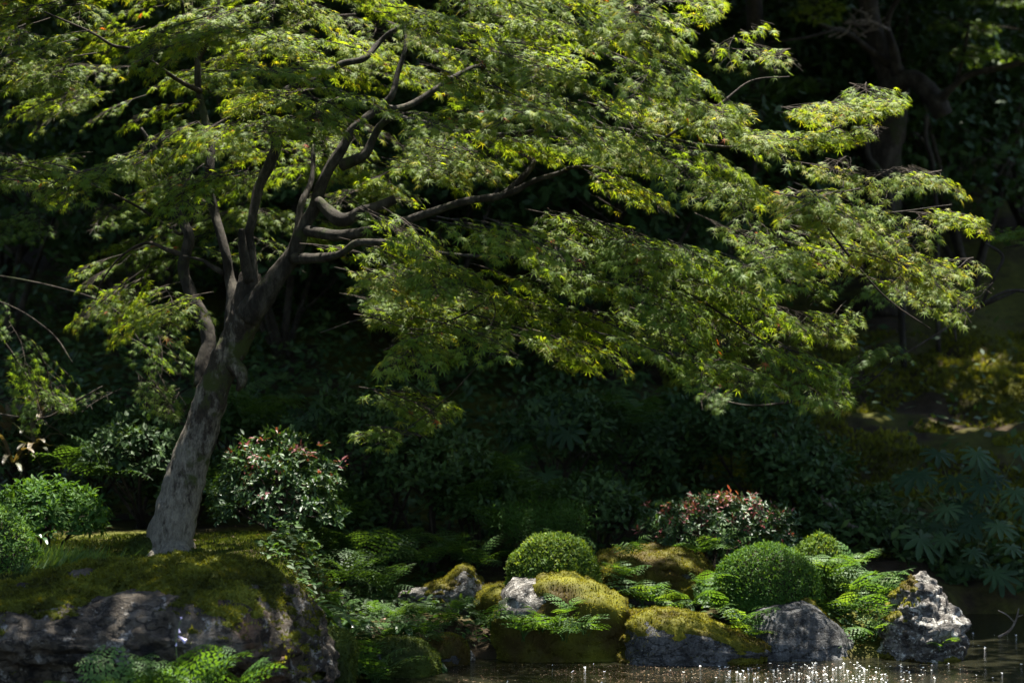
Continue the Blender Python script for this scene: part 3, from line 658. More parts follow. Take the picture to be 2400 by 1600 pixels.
rock('pointed rugged rock crusted with white lichen at the water edge', 2152, 1352, 1600, 104, 13.05, .25, M_LICHEN, sh_e, 6, 2.3, .17,
     lambda p, nz, q: ((p[:, 0] < .02 - .25 * (p[:, 2] < .4)) & (nz > .25) & (p[:, 2] > .15)) | ((p[:, 2] < -.50 + .12 * q) & (p[:, 1] < .2)), M_MOSS, 7, 6000, .012, tint_off=-.04, facets=9)
rock('small brown mossy lump of rock beside the dark water inlet', 1045, 1490, 1600, 52, 12.80, .14, M_GREY, None, 4, 2.6, .1, lambda p, nz, q: nz > -.6, M_MOSS, 8, 6000, .012, tint_off=-.12)
rock('broad dark mossy rock under the bank ferns', 900, 1500, 1640, 120, 12.45, .25, M_GREY, None, 5, 2.8, .1, lambda p, nz, q: nz > -.6, M_MOSS_DK, 9, 12000, .013, tint_off=-.05)
rock('small whitish stone standing in the dark inlet', 1102, 1524, 1560, 12, 12.92, .03, M_PALE, None, 4, 2.2, .15, None, None, 10, name='pebble', cat='stone')
rock('mossy rock against the boulder under fern fronds', 770, 1480, 1650, 62, 11.75, .22, M_GREY, None, 5, 2.6, .1, lambda p, nz, q: nz > -.6, M_MOSS_DK, 11, 9000, .014)
rock('brown mossy hummock against the foot of the leaning maple', 345, 1262, 1345, 50, 13.0, .12, M_GREY, None, 4, 2.4, .12, lambda p, nz, q: nz > -.8, M_MOSS_DK, 16, 5000, .014, cat='moss', name='moss_hummock')
rock('low brown mossy stone between the pale rock and the square rock', 1165, 1372, 1480, 48, 13.6, .2, M_GREY, None, 4, 2.5, .1, lambda p, nz, q: nz > -.7, M_MOSS, 12, 5000, .012, tint_off=-.2)
rock('narrow upright stone beside the leaning maple base', 560, 1275, 1400, 34, 13.7, .1, M_GREY, None, 4, 3.2, .12, lambda p, nz, q: nz > .5, M_MOSS_DK, 13, 1500, .012)
rock('short tilted stone under the tall pink-tipped pieris', 605, 1300, 1400, 24, 13.6, .08, M_GREY, None, 4, 3.2, .12, lambda p, nz, q: nz > .5, M_MOSS_DK, 14, 1500, .012)
0 and rock('grey stone bedded in the far moss slope', 2110, 985, 1040, 42, 18.2, .2, M_GREY, None, 4, 2.6, .1, None, None, 15)

# ------------------------------------------------------------------ clipped azaleas and other shrubs
def gz(x, y): return float(ground_z(np.array([x]), np.array([y]))[0])
def dome(label, pxc, top, bot, hw, D, n, leaf, mat, seed, group=None, lump=.05):
    rng = np.random.default_rng(seed)
    c = P(pxc, bot, D); H = P(pxc, top, D)[2] - c[2]; r = hw / FPX * D
    root = empty('clipped_azalea', c, label, 'shrub', group)
    u, F = ICO[4]; u = u[:, :]
    shp = np.array([r, r * .9, H]); ctr = c + np.array([0, 0, 0])
    def surf(d, k=1.0):
        q = d.copy(); q[:, 2] = np.where(q[:, 2] < 0, q[:, 2] * .35, q[:, 2])
        p = q / (np.abs(q) ** 2.1).sum(1, keepdims=True) ** (1 / 2.1)
        return ctr + p * shp * k * (1 + lump * fbm(d * 3.1, 3, seed))[:, None]
    part('branches', surf(u, .93), F, M_TWIG, root)
    d = rand_dirs(rng, int(n * 1.6)); d = d[(d[:, 2] > -.55) & (d[:, 1] < .75)][:n]
    p = surf(d, 1.0); out = norm((p - ctr) / shp ** 2)
    p = p + out * rng.normal(-.005, .008, (len(p), 1))
    fw = norm(out * .35 + rng.normal(0, .7, out.shape) + np.array([0, 0, .25]))
    Mb = frames(fw, out + np.array([0, 0, .5]) + rng.normal(0, .3, out.shape))
    t = np.clip(rng.normal(.55, .2, len(p)) + .22 * fbm(p * 12, 2, seed + 4), 0, 1)
    v, f, t2 = bake(OVAL_V, OVAL_F, Mb, p, leaf * rng.uniform(.65, 1.25, len(p)), t)
    part('foliage', v, f, mat, root, t2, 'stuff')
dome('oval clipped azalea on the square mossy rock', 1296, 1254, 1352, 104, 13.45, 17000, .021, M_AZALEA, 31)
dome('smooth dark green clipped azalea behind the bluish grey rock', 1797, 1280, 1392, 126, 13.4, 22000, .018, M_AZALEA_DK, 32, lump=.05)
dome('brighter rounded azalea half hidden behind the smooth dark green one', 1918, 1260, 1400, 86, 13.75, 15000, .021, M_AZALEA, 33, lump=.07)
dome('fine-leaved clipped azalea beside the huge boulder', -22, 1188, 1375, 118, 11.95, 24000, .017, M_AZALEA_DK, 34, lump=.05)

def lanky(rows, rad, n=5, sides=5, seed=0): 
    s = spline(np.array(rows), n); return tube(s, np.linspace(rad, rad * .35, len(s)), sides, .08, seed)
def shrub(name, label, c, rad, base, n_clump, per, leaf, mat, seed, group=None, cat='shrub', tint=(.4, .18), pink=0.0, clump_r=.07, tmpl=(LEAF_V, LEAF_F), rosette=True, stems=6, barkm=None, low=-.5, core=False):
    """stems from a base, leaf rosettes at shoot ends through a lumpy volume"""
    rng = np.random.default_rng(seed); c = np.array(c, float); rad = np.array(rad, float); base = np.array(base, float)
    root = empty(name, base, label, cat, group)
    d = rand_dirs(rng, n_clump * 3); d = d[d[:, 2] > low][:n_clump]
    k = rng.uniform(.45, 1.0, (len(d), 1)) ** .5
    cc = c + d * rad * k * (1 + .22 * fbm(d * 2.2, 2, seed))[:, None]
    stem = []
    sel = rng.choice(len(cc), min(stems, len(cc)), replace=False)
    for i in sel:
        mid = base + (cc[i] - base) * .5 + rng.normal(0, .06, 3) * rad
        stem.append(lanky([base + rng.normal(0, .02, 3), mid, cc[i]], max(.006, .03 * rad.max()), 5, 6, seed))
        for j in rng.choice(len(cc), min(8, len(cc)), replace=False):
            if np.linalg.norm(cc[j] - mid) < rad.max() * .9: stem.append(lanky([mid, (mid + cc[j]) / 2 + rng.normal(0, .02, 3), cc[j]], max(.004, .012 * rad.max()), 4, 4, seed))
    v, f, t = join(stem); part('stems', v, f, barkm or M_TWIG, root)
    N = len(cc) * per
    ci = np.repeat(np.arange(len(cc)), per)
    ax = norm(d * .7 + np.array([0, 0, .8]) + rng.normal(0, .25, d.shape))
    az = rng.uniform(0, 2 * np.pi, N); s1 = norm(np.cross(ax, np.array([.3, .9, .1]))); s2 = np.cross(ax, s1)
    el = rng.normal(.35, .45, N)
    fw = norm((np.cos(az)[:, None] * s1[ci] + np.sin(az)[:, None] * s2[ci]) * np.cos(el)[:, None] + ax[ci] * np.sin(el)[:, None])
    p = cc[ci] + (fw * clump_r * .12 if rosette else 0) + rng.normal(0, clump_r * (.35 if rosette else 1), (N, 3))
    Mb = frames(fw, ax[ci] + rng.normal(0, .25, (N, 3)))
    ct = rng.normal(0, .12, len(cc))
    t = np.clip(rng.normal(tint[0], tint[1], N) + ct[ci], 0, .79)
    if pink:
        top = (d[:, 2] + .3 * rng.normal(size=len(d)))
        isp = rng.random(len(cc)) < pink * np.clip(.35 + .9 * top, 0.1, 2)
        pk = isp[ci] & (rng.random(N) < .6); t[pk] = rng.uniform(.87, 1.0, pk.sum())
    v, f, t2 = bake(tmpl[0], tmpl[1], Mb, p, leaf * rng.uniform(.6, 1.2, N), t)
    part('foliage', v, f, mat, root, t2, 'stuff')
    return root
def pxshrub(name, label, pxc, pyc, hw, hh, D, dep, *a, **k):
    c = P(pxc, pyc, D); rad = (hw / FPX * D, dep, hh / FPX * D)
    z = gz(c[0], D)
    base = (c[0], D, min(z, c[2] - rad[2] * .5) if z < c[2] else z - .02)
    return shrub(name, label, c, rad, base, *a, **k)
pxshrub('pieris_shrub', 'tall glossy pieris with scattered pink shoots beside the leaning maple', 655, 1155, 165, 135, 14.0, .35, 330, 13, .046, M_PIERIS, 41, pink=.13, clump_r=.035, stems=9)
pxshrub('pieris_shrub', 'low pieris covered in dusty pink shoots behind the clipped azaleas', 1690, 1235, 188, 82, 14.25, .35, 420, 12, .036, M_PIERIS, 42, pink=.42, clump_r=.03, stems=8)
pxshrub('evergreen_shrub', 'small loose leafy shrub behind the fine-leaved azalea', 118, 1210, 140, 82, 13.1, .3, 340, 13, .042, M_AZALEA_DK, 43, clump_r=.03, tint=(.4, .2))
# flat-tiered conifer bush
pxshrub('conifer_bush', 'small flat-tiered conifer behind the oval azalea', 1275, 1228, 112, 40, 14.4, .28, 130, 60, .026, M_AZALEA_DK, 44, clump_r=.05, rosette=False, tint=(.3, .15), tmpl=(BLADE_V, BLADE_F))

# dark evergreen understorey behind
UG = 'dark evergreen shrubs of the shaded bank'
US = [(880, 1010, 170, 110, 15.2), (1010, 1090, 150, 110, 15.0), (780, 1190, 120, 90, 15.0), (1120, 1160, 110, 80, 15.2), (560, 990, 90, 60, 15.6), (330, 1060, 130, 90, 14.8), (200, 1010, 120, 80, 15.4),
      (60, 1040, 110, 90, 15.2), (1320, 1010, 150, 110, 16.2), (1480, 1060, 160, 120, 16.6), (1620, 1010, 150, 110, 17.0), (1780, 1020, 140, 100, 16.4), (1880, 1110, 120, 80, 16.2), (1990, 1230, 150, 80, 15.9),
      (2180, 1330, 130, 70, 15.8), (2340, 1360, 120, 80, 15.9), (450, 1130, 100, 80, 15.0), (1400, 1180, 120, 60, 15.3)]
UL = ['dark evergreen shrub right behind the lowest hanging maple spray', 'broad dark shrub between the hanging maple spray and the bank ferns', 'dark shrub filling the gap on the pond side of the tall pieris', 'dark shrub behind the small flat-tiered conifer', 'dark shrub under the tall arching ferns beside the maple trunk', 'dark shrub on the mound side of the leaning maple trunk', 'dark shrub between the maple mound and the drooping maple strands', 'dark shrub behind the withered bamboo grass', 'dark shrub around the dim pale-leaved fatsia', 'dark shrub between the dim fatsia and the dusty pink pieris', 'dark shrub directly above and behind the dusty pink pieris', 'dark shrub under the drooping end of the lowest right-reaching maple bough',
      'dark shrub at the foot of the far moss slope', 'dark shrub beside the fallen grey branch', 'dark shrub behind the pointed lichen rock', 'dark shrub under the large fatsia at the far water edge', 'dark shrub just behind the maple trunk and the tall pieris', 'low dark shrub behind the rounded mossy mound']
for k, (x, y, hw, hh, D) in enumerate(US):
    pxshrub('evergreen_shrub', UL[k], x, y, hw, hh, D, .5, 260, 11, .058, M_GLOSSY, 60 + k, clump_r=.06, tint=(.4, .2), stems=5, tmpl=(OVAL_V, OVAL_F))
HG = 'black-green trees rising on the hillside'
for k in range(40):
    rng = np.random.default_rng(200 + k)
    y = 18.9 + 1.5 * (k // 8) + rng.uniform(-.4, .4); x = (-4.1 + (k % 8) * 1.17) * (y / 19) + rng.uniform(-.3, .3)
    if x > 1.9 and y < 21: y += 2.4
    z = gz(x, y)
    shrub('hillside_tree', 'broad dark evergreen tree crowding the shaded hillside', (x, y, z + 1.5), (.95, .8, 1.15), (x, y, z - .05), 260, 12, .11, M_GLOSSY, 300 + k, group=HG, cat='tree', clump_r=.12, stems=5, barkm=M_BARK_DK, low=-.85, tmpl=(OVAL_V, OVAL_F))

# ------------------------------------------------------------------ ferns
def frond_template(L, W, pairs, m, arch=1.0, start=.18, pin=.22, fwd=.25, oblong=False, seed=0, tint=.5):
    r = np.random.default_rng(seed); V, F, T = [], [], []
    def axis(s):                                    # arching stem
        a0, a1 = math.radians(68), math.radians(68 - 88 * arch); x = z = 0; n = 24
        for i in range(int(n * s)):
            a = a0 + (a1 - a0) * (i / n); x += math.cos(a) * L / n; z += math.sin(a) * L / n
        a = a0 + (a1 - a0) * s
        return np.array([x, 0, z]), np.array([math.cos(a), 0, math.sin(a)]), np.array([-math.sin(a), 0, math.cos(a)])
    st = np.array([axis(s)[0] for s in np.linspace(0, 1, 13)])
    tv, tf, _ = tube(st, np.linspace(.0030, .0008, 13), 3, cap=False); V.append(tv); F.append(tf); T.append(np.full(len(tv), .1)); o = len(tv)
    for k in range(pairs):
        s = start + (1 - start) * (k / pairs); p, t, n = axis(s)
        q = (s - start) / (1 - start); w = W * (math.sin(math.pi * min(1, q * .78 + .22)) ** .8) * (1 - .25 * q)
        for side in (-1, 1):
            lw = w * r.uniform(.88, 1.08); d = norm(np.array([0, side, 0]) + t * fwd - n * .12 + r.normal(0, .05, 3)); e = norm(t - d * (t @ d)); nn = np.cross(d, e) * side
            for j in range(m):
                u = (j + .35) / m; b = p + d * lw * u - n * .18 * lw * u * u; wl = lw * pin * (1 - .75 * u ** 1.6) + .003; hb = lw / m * (.52 if oblong else .56)
                for s2 in (-1, 1):
                    tip = b + e * s2 * wl + d * wl * .45 - n * .06 * wl
                    if oblong:
                        m1 = b + (tip - b) * .45 + d * hb * .85; m2 = b + (tip - b) * .55 - d * hb * .75
                        V.append(np.array([b, m1, tip, m2])); F.append(np.array([[0, 1, 2], [0, 2, 3]]) + o); o += 4; T.append(np.full(4, tint + r.normal(0, .08)))
                    else:
                        V.append(np.array([b - d * hb, b + d * hb, tip])); F.append(np.array([[0, 1, 2]]) + o); o += 3; T.append(np.full(3, tint + r.normal(0, .08)))
            b = p + d * lw * .9 - n * .15 * lw; tip = p + d * lw * 1.12 - n * .24 * lw
            V.append(np.array([b + e * .1 * lw * pin * 2, b - e * .1 * lw * pin * 2, tip])); F.append(np.array([[0, 1, 2]]) + o); o += 3; T.append(np.full(3, tint))
    me = mesh_from('frond', np.concatenate(V), np.concatenate(F), np.clip(np.concatenate(T), 0, 1)); return me
def fmesh(mat, *a, **k):
    me = frond_template(*a, **k); me.materials.append(mat); return me
F_LIGHT = [fmesh(M_FERN, .21, .085, 6, 4, .85, .30, .10, .55, seed=s, tint=t) for s, t in ((1, .55), (2, .7), (3, .85))]
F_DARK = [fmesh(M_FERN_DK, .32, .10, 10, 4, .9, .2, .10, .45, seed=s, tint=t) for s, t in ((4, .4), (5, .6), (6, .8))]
F_MID = [fmesh(M_FERN, .26, .10, 7, 4, .85, .25, .11, .5, seed=s, tint=t) for s, t in ((7, .15), (8, .35), (9, .5))]
F_FRONT = [fmesh(M_FERN, .46, .17, 5, 5, .75, .30, .30, .6, oblong=True, seed=s, tint=t) for s, t in ((10, .25), (11, .4), (12, .5))]
F_TALL = [fmesh(M_FERN_DK, .60, .14, 17, 6, .95, .15, .09, .25, seed=s, tint=t) for s, t in ((13, .3), (14, .7))]
def fern(label, base, n, meshes, size, seed, group=None, yaw=(0, 2 * math.pi), lean=0.0, name='fern_plant', cat='fern'):
    rng = np.random.default_rng(seed); base = np.array(base, float); root = empty(name, base, label, cat, group)
    for k in range(n):
        a = yaw[0] + (yaw[1] - yaw[0]) * (k + rng.uniform(.1, .9)) / n; tl = lean + rng.normal(0, .2); rl = rng.normal(0, .2)
        cy, sy = math.cos(a), math.sin(a); ct, s_t = math.cos(tl), math.sin(tl); cr, sr = math.cos(rl), math.sin(rl)
        M = np.array([[cy, -sy, 0], [sy, cy, 0], [0, 0, 1]]) @ np.array([[ct, 0, s_t], [0, 1, 0], [-s_t, 0, ct]]) @ np.array([[1, 0, 0], [0, cr, -sr], [0, sr, cr]])
        inst('frond', meshes[rng.integers(len(meshes))], root, M, base + rng.normal(0, .008, 3), size * rng.uniform(.75, 1.15))
    return root
IF = 'light green ferns growing over the island rocks'
for k, (x, y, D, s) in enumerate([(1320, 1500, 12.74, 1.0), (1370, 1485, 12.76, .9), (1225, 1500, 12.74, 1.0), (1150, 1470, 12.9, .9), (1270, 1480, 12.74, .8), (1330, 1440, 12.78, .7),
                                  (1500, 1410, 13.35, 1.0), (1560, 1430, 13.3, 1.0), (1620, 1425, 13.3, 1.05), (1690, 1440, 13.25, 1.1), (1740, 1470, 13.1, 1.0), (1760, 1500, 12.95, .9), (1660, 1390, 13.45, .9), (1740, 1400, 13.35, 1.0),
                                  (1640, 1310, 13.95, 1.1), (1690, 1300, 14.0, 1.0), (1590, 1310, 14.0, .8),
                                  (1950, 1370, 13.5, 1.1), (2010, 1400, 13.4, 1.1), (2060, 1410, 13.35, 1.1), (2020, 1450, 13.25, 1.0), (2080, 1450, 13.2, .9), (1980, 1440, 13.3, 1.0), (2050, 1490, 13.05, .9), (2000, 1330, 13.65, 1.0), (1930, 1340, 13.45, .8), (1460, 1360, 13.4, .8), (1480, 1300, 13.6, .6)]):
    q = 0 if k < 6 else 1 if k < 14 else 2 if k < 17 else 3 if k < 26 else 4
    fern('small light green fern ' + ('on the front of the square mossy rock', 'in the cleft above the golden moss-capped wedge rock', 'at the foot of the dusty pink pieris', 'between the brighter rounded azalea and the pointed lichen rock', 'on the moss mound beside the oval azalea')[q], P(x, y, D), 7, F_LIGHT + F_MID[1:], s, 500 + k,
         ('ferns on the square rock', 'ferns in the cleft above the wedge rock', 'ferns at the foot of the dusty pink pieris', 'ferns beside the pointed rock', 'ferns on the moss mound')[q])
fern('fresh pale fern sprouting from the pointed lichen rock', P(2205, 1520, 12.82), 5, F_LIGHT, .7, 560)
fern('single thin fern rising behind the oval azalea', P(1345, 1300, 13.7), 3, F_MID, .9, 561)
BF = 'green ferns on the low bank'
for k, (x, y, D, s) in enumerate([(870, 1440, 13.2, 1.0), (930, 1450, 13.1, 1.0), (980, 1440, 13.15, .9), (1040, 1440, 13.2, .9), (820, 1490, 12.7, 1.1), (900, 1500, 12.6, 1.0), (960, 1500, 12.65, 1.0), (840, 1570, 12.1, 1.3), (880, 1590, 12.0, 1.3), (1080, 1420, 13.3, .8), (790, 1420, 13.2, 1.0), (1000, 1480, 12.8, .8), (760, 1530, 11.9, 1.0)]):
    q = 0 if y < 1460 else 1 if y < 1515 else 2
    fern('mid green fern arching ' + ('in front of the low pale rock', 'over the broad dark mossy rock', 'down to the water beside the boulder')[q], P(x, y + 12, D), 8, F_MID + F_DARK[2:], s * (.68 if q == 0 else .85), 600 + k, ('ferns before the low pale rock', 'ferns over the broad dark mossy rock', 'ferns at the water beside the boulder')[q])
SF = 'shaded ferns of the bank behind'
for k, (x, y, D, s) in enumerate([(700, 1330, 14.0, 1.0), (760, 1310, 14.2, 1.0), (830, 1300, 14.2, 1.1), (880, 1330, 14.0, 1.1), (940, 1300, 14.3, 1.0), (990, 1330, 14.1, 1.0), (1060, 1310, 14.3, 1.0), (1120, 1330, 14.2, .9), (820, 1370, 13.7, 1.0), (900, 1390, 13.6, 1.0), (1150, 1250, 14.6, 1.2), (1100, 1220, 14.8, 1.3),
                                  (480, 1330, 13.4, .8), (530, 1320, 13.5, .8), (540, 1180, 14.6, 1.2), (240, 1130, 14.4, 1.2), (180, 1110, 14.6, 1.2), (700, 1250, 14.4, .9), (1180, 1160, 15.0, 1.3), (1240, 1180, 15.0, 1.2)]):
    q = 0 if k < 8 else 1 if k < 10 else 2 if k in (10, 11, 18, 19) else 3 if k in (12, 13) else 4 if k in (15, 16) else 5
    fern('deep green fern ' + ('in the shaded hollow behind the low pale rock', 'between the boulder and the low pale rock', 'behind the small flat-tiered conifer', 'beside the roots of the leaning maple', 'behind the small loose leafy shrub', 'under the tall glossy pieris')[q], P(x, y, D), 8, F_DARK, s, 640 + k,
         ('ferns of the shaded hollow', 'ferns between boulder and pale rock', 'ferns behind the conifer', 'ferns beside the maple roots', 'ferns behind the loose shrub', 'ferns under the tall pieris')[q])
TF = 'tall arching ferns in the dark hollow'
for k, (x, y, D, s) in enumerate([(590, 1010, 15.2, 1.0), (520, 1000, 15.4, .9), (1130, 1180, 15.2, 1.0), (1190, 1120, 15.6, 1.0), (1500, 1010, 16.0, 1.0), (800, 1240, 14.6, .8)]):
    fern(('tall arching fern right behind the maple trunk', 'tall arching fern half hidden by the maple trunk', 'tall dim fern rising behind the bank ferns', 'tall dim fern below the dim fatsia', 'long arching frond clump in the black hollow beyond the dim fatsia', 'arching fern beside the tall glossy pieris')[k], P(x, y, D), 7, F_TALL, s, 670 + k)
# broad-leafleted fern in front of the boulder
for k, (x, y, D, n, s) in enumerate([(330, 1665, 10.35, 6, .8), (440, 1650, 10.40, 7, .86), (530, 1680, 10.45, 5, .8), (250, 1665, 10.45, 5, .75)]):
    fern('broad-leafleted fern clump growing in front of the huge boulder', P(x, y, D), n, F_FRONT, s, 700 + k, 'fern clumps in front of the boulder', lean=-.1)

# hosta flower stalk among the front ferns
b0 = P(418, 1640, 10.4); root = empty('flower_stalk', b0, 'thin stalk with lilac bell flowers above the front ferns', 'flower')
pts = np.array([b0, P(416, 1560, 10.4), P(412, 1500, 10.4), P(418, 1470, 10.4), P(424, 1450, 10.4)]); s = spline(pts, 5)
v, f, t = tube(s, np.linspace(.0028, .0015, len(s)), 6); part('stem', v, f, M_STALK, root)
def bell(p, d, L, r):
    d = norm(np.array(d, float)); q = np.array([0, .35, .7, 1.0]); return tube(p + d * L * q[:, None], np.array([.25, .55, .8, 1.25]) * r, 8, cap=False)
for (x, y, dx, dz, L, r) in ((418, 1490, .75, -.5, .040, .010), (419, 1472, .2, -1, .018, .005), (414, 1505, -.2, -1, .014, .004), (423, 1452, .3, .9, .012, .004)):
    v, f, t = bell(P(x, y, 10.4), (dx, -.2, dz), L, r); part('blossom', v, f, M_LILAC, root)

# ------------------------------------------------------------------ fatsia and broad-leaved plants
def fatsia_leaf():
    lob = [(-140, .62), (-104, .80), (-68, .93), (-34, 1.0), (0, 1.05), (34, 1.0), (68, .93), (104, .80), (140, .62)]
    V = [(0, 0, 0)]; F = []
    def pt(a, r, z=0): return (math.cos(math.radians(a)) * r, math.sin(math.radians(a)) * r, -.16 * r * r + z)
    for k, (a, r) in enumerate(lob):
        b0 = len(V); nl = pt(a - 18, .30, .02); nr = pt(a + 18, .30, .02)
        V += [nl, pt(a - 12, r * .62, .02), pt(a - 7, r * .86, .01), pt(a, r, -.03), pt(a + 7, r * .86, .01), pt(a + 12, r * .62, .02), nr, pt(a, r * .55, -.015)]
        F += [(0, b0, b0 + 7), (b0, b0 + 1, b0 + 7), (b0 + 1, b0 + 2, b0 + 7), (b0 + 2, b0 + 3, b0 + 7), (b0 + 3, b0 + 4, b0 + 7), (b0 + 4, b0 + 5, b0 + 7), (b0 + 5, b0 + 6, b0 + 7), (b0 + 6, 0, b0 + 7)]
    return np.array(V), np.array(F)
FV, FF = fatsia_leaf(); FATS = []
for t in (.15, .5, .9):
    me = mesh_from('leaf', FV, FF, np.full(len(FV), t)); me.materials.append(M_FATSIA); FATS.append(me)
def fatsia(label, base, leaves, seed, group=None):
    rng = np.random.default_rng(seed); base = np.array(base); root = empty('fatsia_shrub', base, label, 'shrub', group); st = []
    for (x, y, D, r) in leaves:
        p = P(x, y, D); out = norm(np.array([p[0] - base[0], -.5, 0]) + rng.normal(0, .25, 3) * np.array([1, 1, 0])); dn = rng.uniform(.35, .95)
        fw = norm(out * math.cos(dn) - np.array([0, 0, math.sin(dn)])); up = norm(np.array([0, -.5, .9]) + rng.normal(0, .2, 3))
        inst('leaf', FATS[rng.integers(3)], root, frames(fw[None], up[None])[0], p, r * rng.uniform(.6, 1.0))
        st.append(lanky([base + np.array([0, 0, .02]), base + (p - base) * .5 + np.array([0, .05, .08]), p], .007, 5, 5, seed))
    v, f, t = join(st); part('stems', v, f, M_STALK, root)
fatsia('large fatsia with hand-shaped leaves over the shaded far bank', (2.98, 15.6, gz(2.98, 15.6) - .02),
       [(2290, 1060, 15.1, .20), (2150, 1110, 15.0, .20), (2220, 1190, 14.9, .20), (2340, 1230, 14.8, .20), (2200, 1060, 15.3, .15), (2380, 1150, 15.0, .19), (2300, 1140, 15.1, .17), (2280, 1290, 15.0, .14), (2390, 1050, 15.3, .18), (2330, 1340, 15.0, .13), (2120, 1120, 15.4, .14), (2370, 1280, 15.0, .16), (2260, 1240, 15.2, .16), (2240, 1120, 15.4, .17)] + [(int(a), int(b_), c_, d_) for a, b_, c_, d_ in zip(np.random.default_rng(3).uniform(2130, 2420, 22), np.random.default_rng(4).uniform(1060, 1390, 22), np.random.default_rng(5).uniform(15.1, 15.7, 22), np.random.default_rng(6).uniform(.14, .20, 22))], 81)
fatsia('dim fatsia with pale leaves in the dark hollow below the maple boughs', (.28, 16.4, gz(.28, 16.4)),
       [(1290, 990, 15.8, .17), (1330, 1010, 15.7, .16), (1260, 940, 16.0, .15), (1240, 1060, 15.9, .16), (1310, 930, 16.1, .15), (1280, 1110, 15.8, .15), (1350, 960, 16.1, .14), (1210, 1010, 16.0, .14)], 82)
fatsia('small bluish fatsia behind the tall pieris', (-1.2, 15.3, gz(-1.2, 15.3)), [(740, 960, 15.0, .13), (710, 985, 15.0, .12), (770, 950, 15.1, .12), (690, 960, 15.2, .10)], 83)

def broad(label, base, n, L, W, seed, mat, group=None, name='broadleaf_plant', cat='plant', up=.6):
    rng = np.random.default_rng(seed); root = empty(name, base, label, cat, group); base = np.array(base)
    for k in range(n):
        a = 2 * math.pi * (k + rng.random()) / n; h = rng.uniform(.2, 1.0) * up; l = L * rng.uniform(.7, 1.2); o = np.array([math.cos(a), math.sin(a), 0]); V = []; F = []
        s = np.array([-o[1], o[0], 0]); m = 7
        for i in range(m):
            t = i / (m - 1); c = base + o * l * t * (1 - .15 * h) + np.array([0, 0, l * (h * 1.5 * t - (.6 + h * .5) * t * t)]); w = W * math.sin(math.pi * min(1, .08 + t * .92)) ** .7 * .5
            V += [c - s * w + np.array([0, 0, w * .35]), c, c + s * w + np.array([0, 0, w * .35])]
        for i in range(m - 1):
            q = 3 * i; F += [(q, q + 1, q + 4), (q, q + 4, q + 3), (q + 1, q + 2, q + 5), (q + 1, q + 5, q + 4)]
        part('leaf', np.array(V), np.array(F), mat, root, np.full(len(V), rng.random()))
    return root
LP = 'broad-leaved plants beside the boulder'
for k, (x, y, D, L) in enumerate([(690, 1420, 12.2, .20), (730, 1430, 12.1, .22), (640, 1370, 12.6, .18), (770, 1455, 12.3, .2), (670, 1390, 12.4, .2), (1010, 1560, 12.5, .12), (840, 1460, 12.7, .16), (950, 1470, 12.6, .14)]):
    broad('low plant with long pointed leaves on the bank beside the boulder', P(x, y, D), 9, L, .045, 900 + k, M_BROAD, LP)
broad('two-leaved seedling in front of the small loose shrub', P(97, 1262, 12.75), 4, .10, .025, 930, M_BROAD, up=1.0)
DB = 'withered bamboo grass clumps on the left bank'
for k, (x, y, D) in enumerate([(30, 1090, 14.6), (80, 1060, 14.7), (60, 1000, 14.9), (100, 980, 14.8), (20, 1030, 14.8), (110, 1080, 14.9)]):
    broad('withered bamboo grass clump with tan leaves behind the small loose shrub', P(x, y, D), 14, .26, .035, 940 + k, M_DRY, DB, 'bamboo_grass', 'grass', 1.3)

# ------------------------------------------------------------------ moss carpet on the mound, grass tufts, fallen leaves
rng = np.random.default_rng(91)
n = 60000; x = rng.uniform(-3.2, -.95, n); y = rng.uniform(11.5, 14.0, n); z = ground_z(x, y)
p = np.stack([x, y, z - .003], -1); fw = norm(rng.normal(0, .45, (n, 3)) + np.array([0, -.1, 1.0])); t = np.clip(.45 + .4 * fbm(p * 5, 3, 5) + rng.normal(0, .15, n), 0, 1)
v, f, t2 = bake(BLADE_V * np.array([1, 2.2, 1]), BLADE_F, frames(fw, rand_dirs(rng, n)), p, .018 * rng.uniform(.6, 1.4, n), t)
tag(part('moss_carpet', v, f, M_MOSS_DK, None, t2), 'green moss carpet on the mound under the leaning maple', 'moss', kind='stuff')
n = 40000; x = rng.uniform(1.2, 4.6, n); y = rng.uniform(15.6, 20.2, n); ok = vnoise(np.stack([x, y, x * 0], -1) * 2.2, 31) > -.45; x, y = x[ok], y[ok]; n = len(x); p = np.stack([x, y, ground_z(x, y) - .004], -1); fw = norm(rng.normal(0, .5, (n, 3)) + np.array([0, -.2, 1.0])); t = np.clip(.5 + .5 * fbm(p * 3, 3, 6) + rng.normal(0, .15, n), 0, 1)
v, f, t2 = bake(BLADE_V * np.array([1, 3.0, 1]), BLADE_F, frames(fw, rand_dirs(rng, n)), p, .035 * rng.uniform(.5, 1.5, n), t)
tag(part('slope_moss', v, f, M_MOSS_GR, None, t2), 'golden olive moss covering the far slope', 'moss', kind='stuff')
n = 1500; x = rng.normal(-2.36, .17, n); y = rng.normal(12.0, .12, n); p = np.stack([x, y, ground_z(x, y)], -1); fw = norm(rng.normal(0, .45, (n, 3)) + np.array([.5, -.2, .9]))
v, f, t2 = bake(BLADE_V * np.array([1, .35, 1]), BLADE_F, frames(fw, rand_dirs(rng, n)), p, .10 * rng.uniform(.5, 1.2, n), rng.random(n))
tag(part('grass', v, f, M_GRASS, None, t2), 'fine grass tuft beside the fine-leaved azalea', 'grass', kind='stuff')
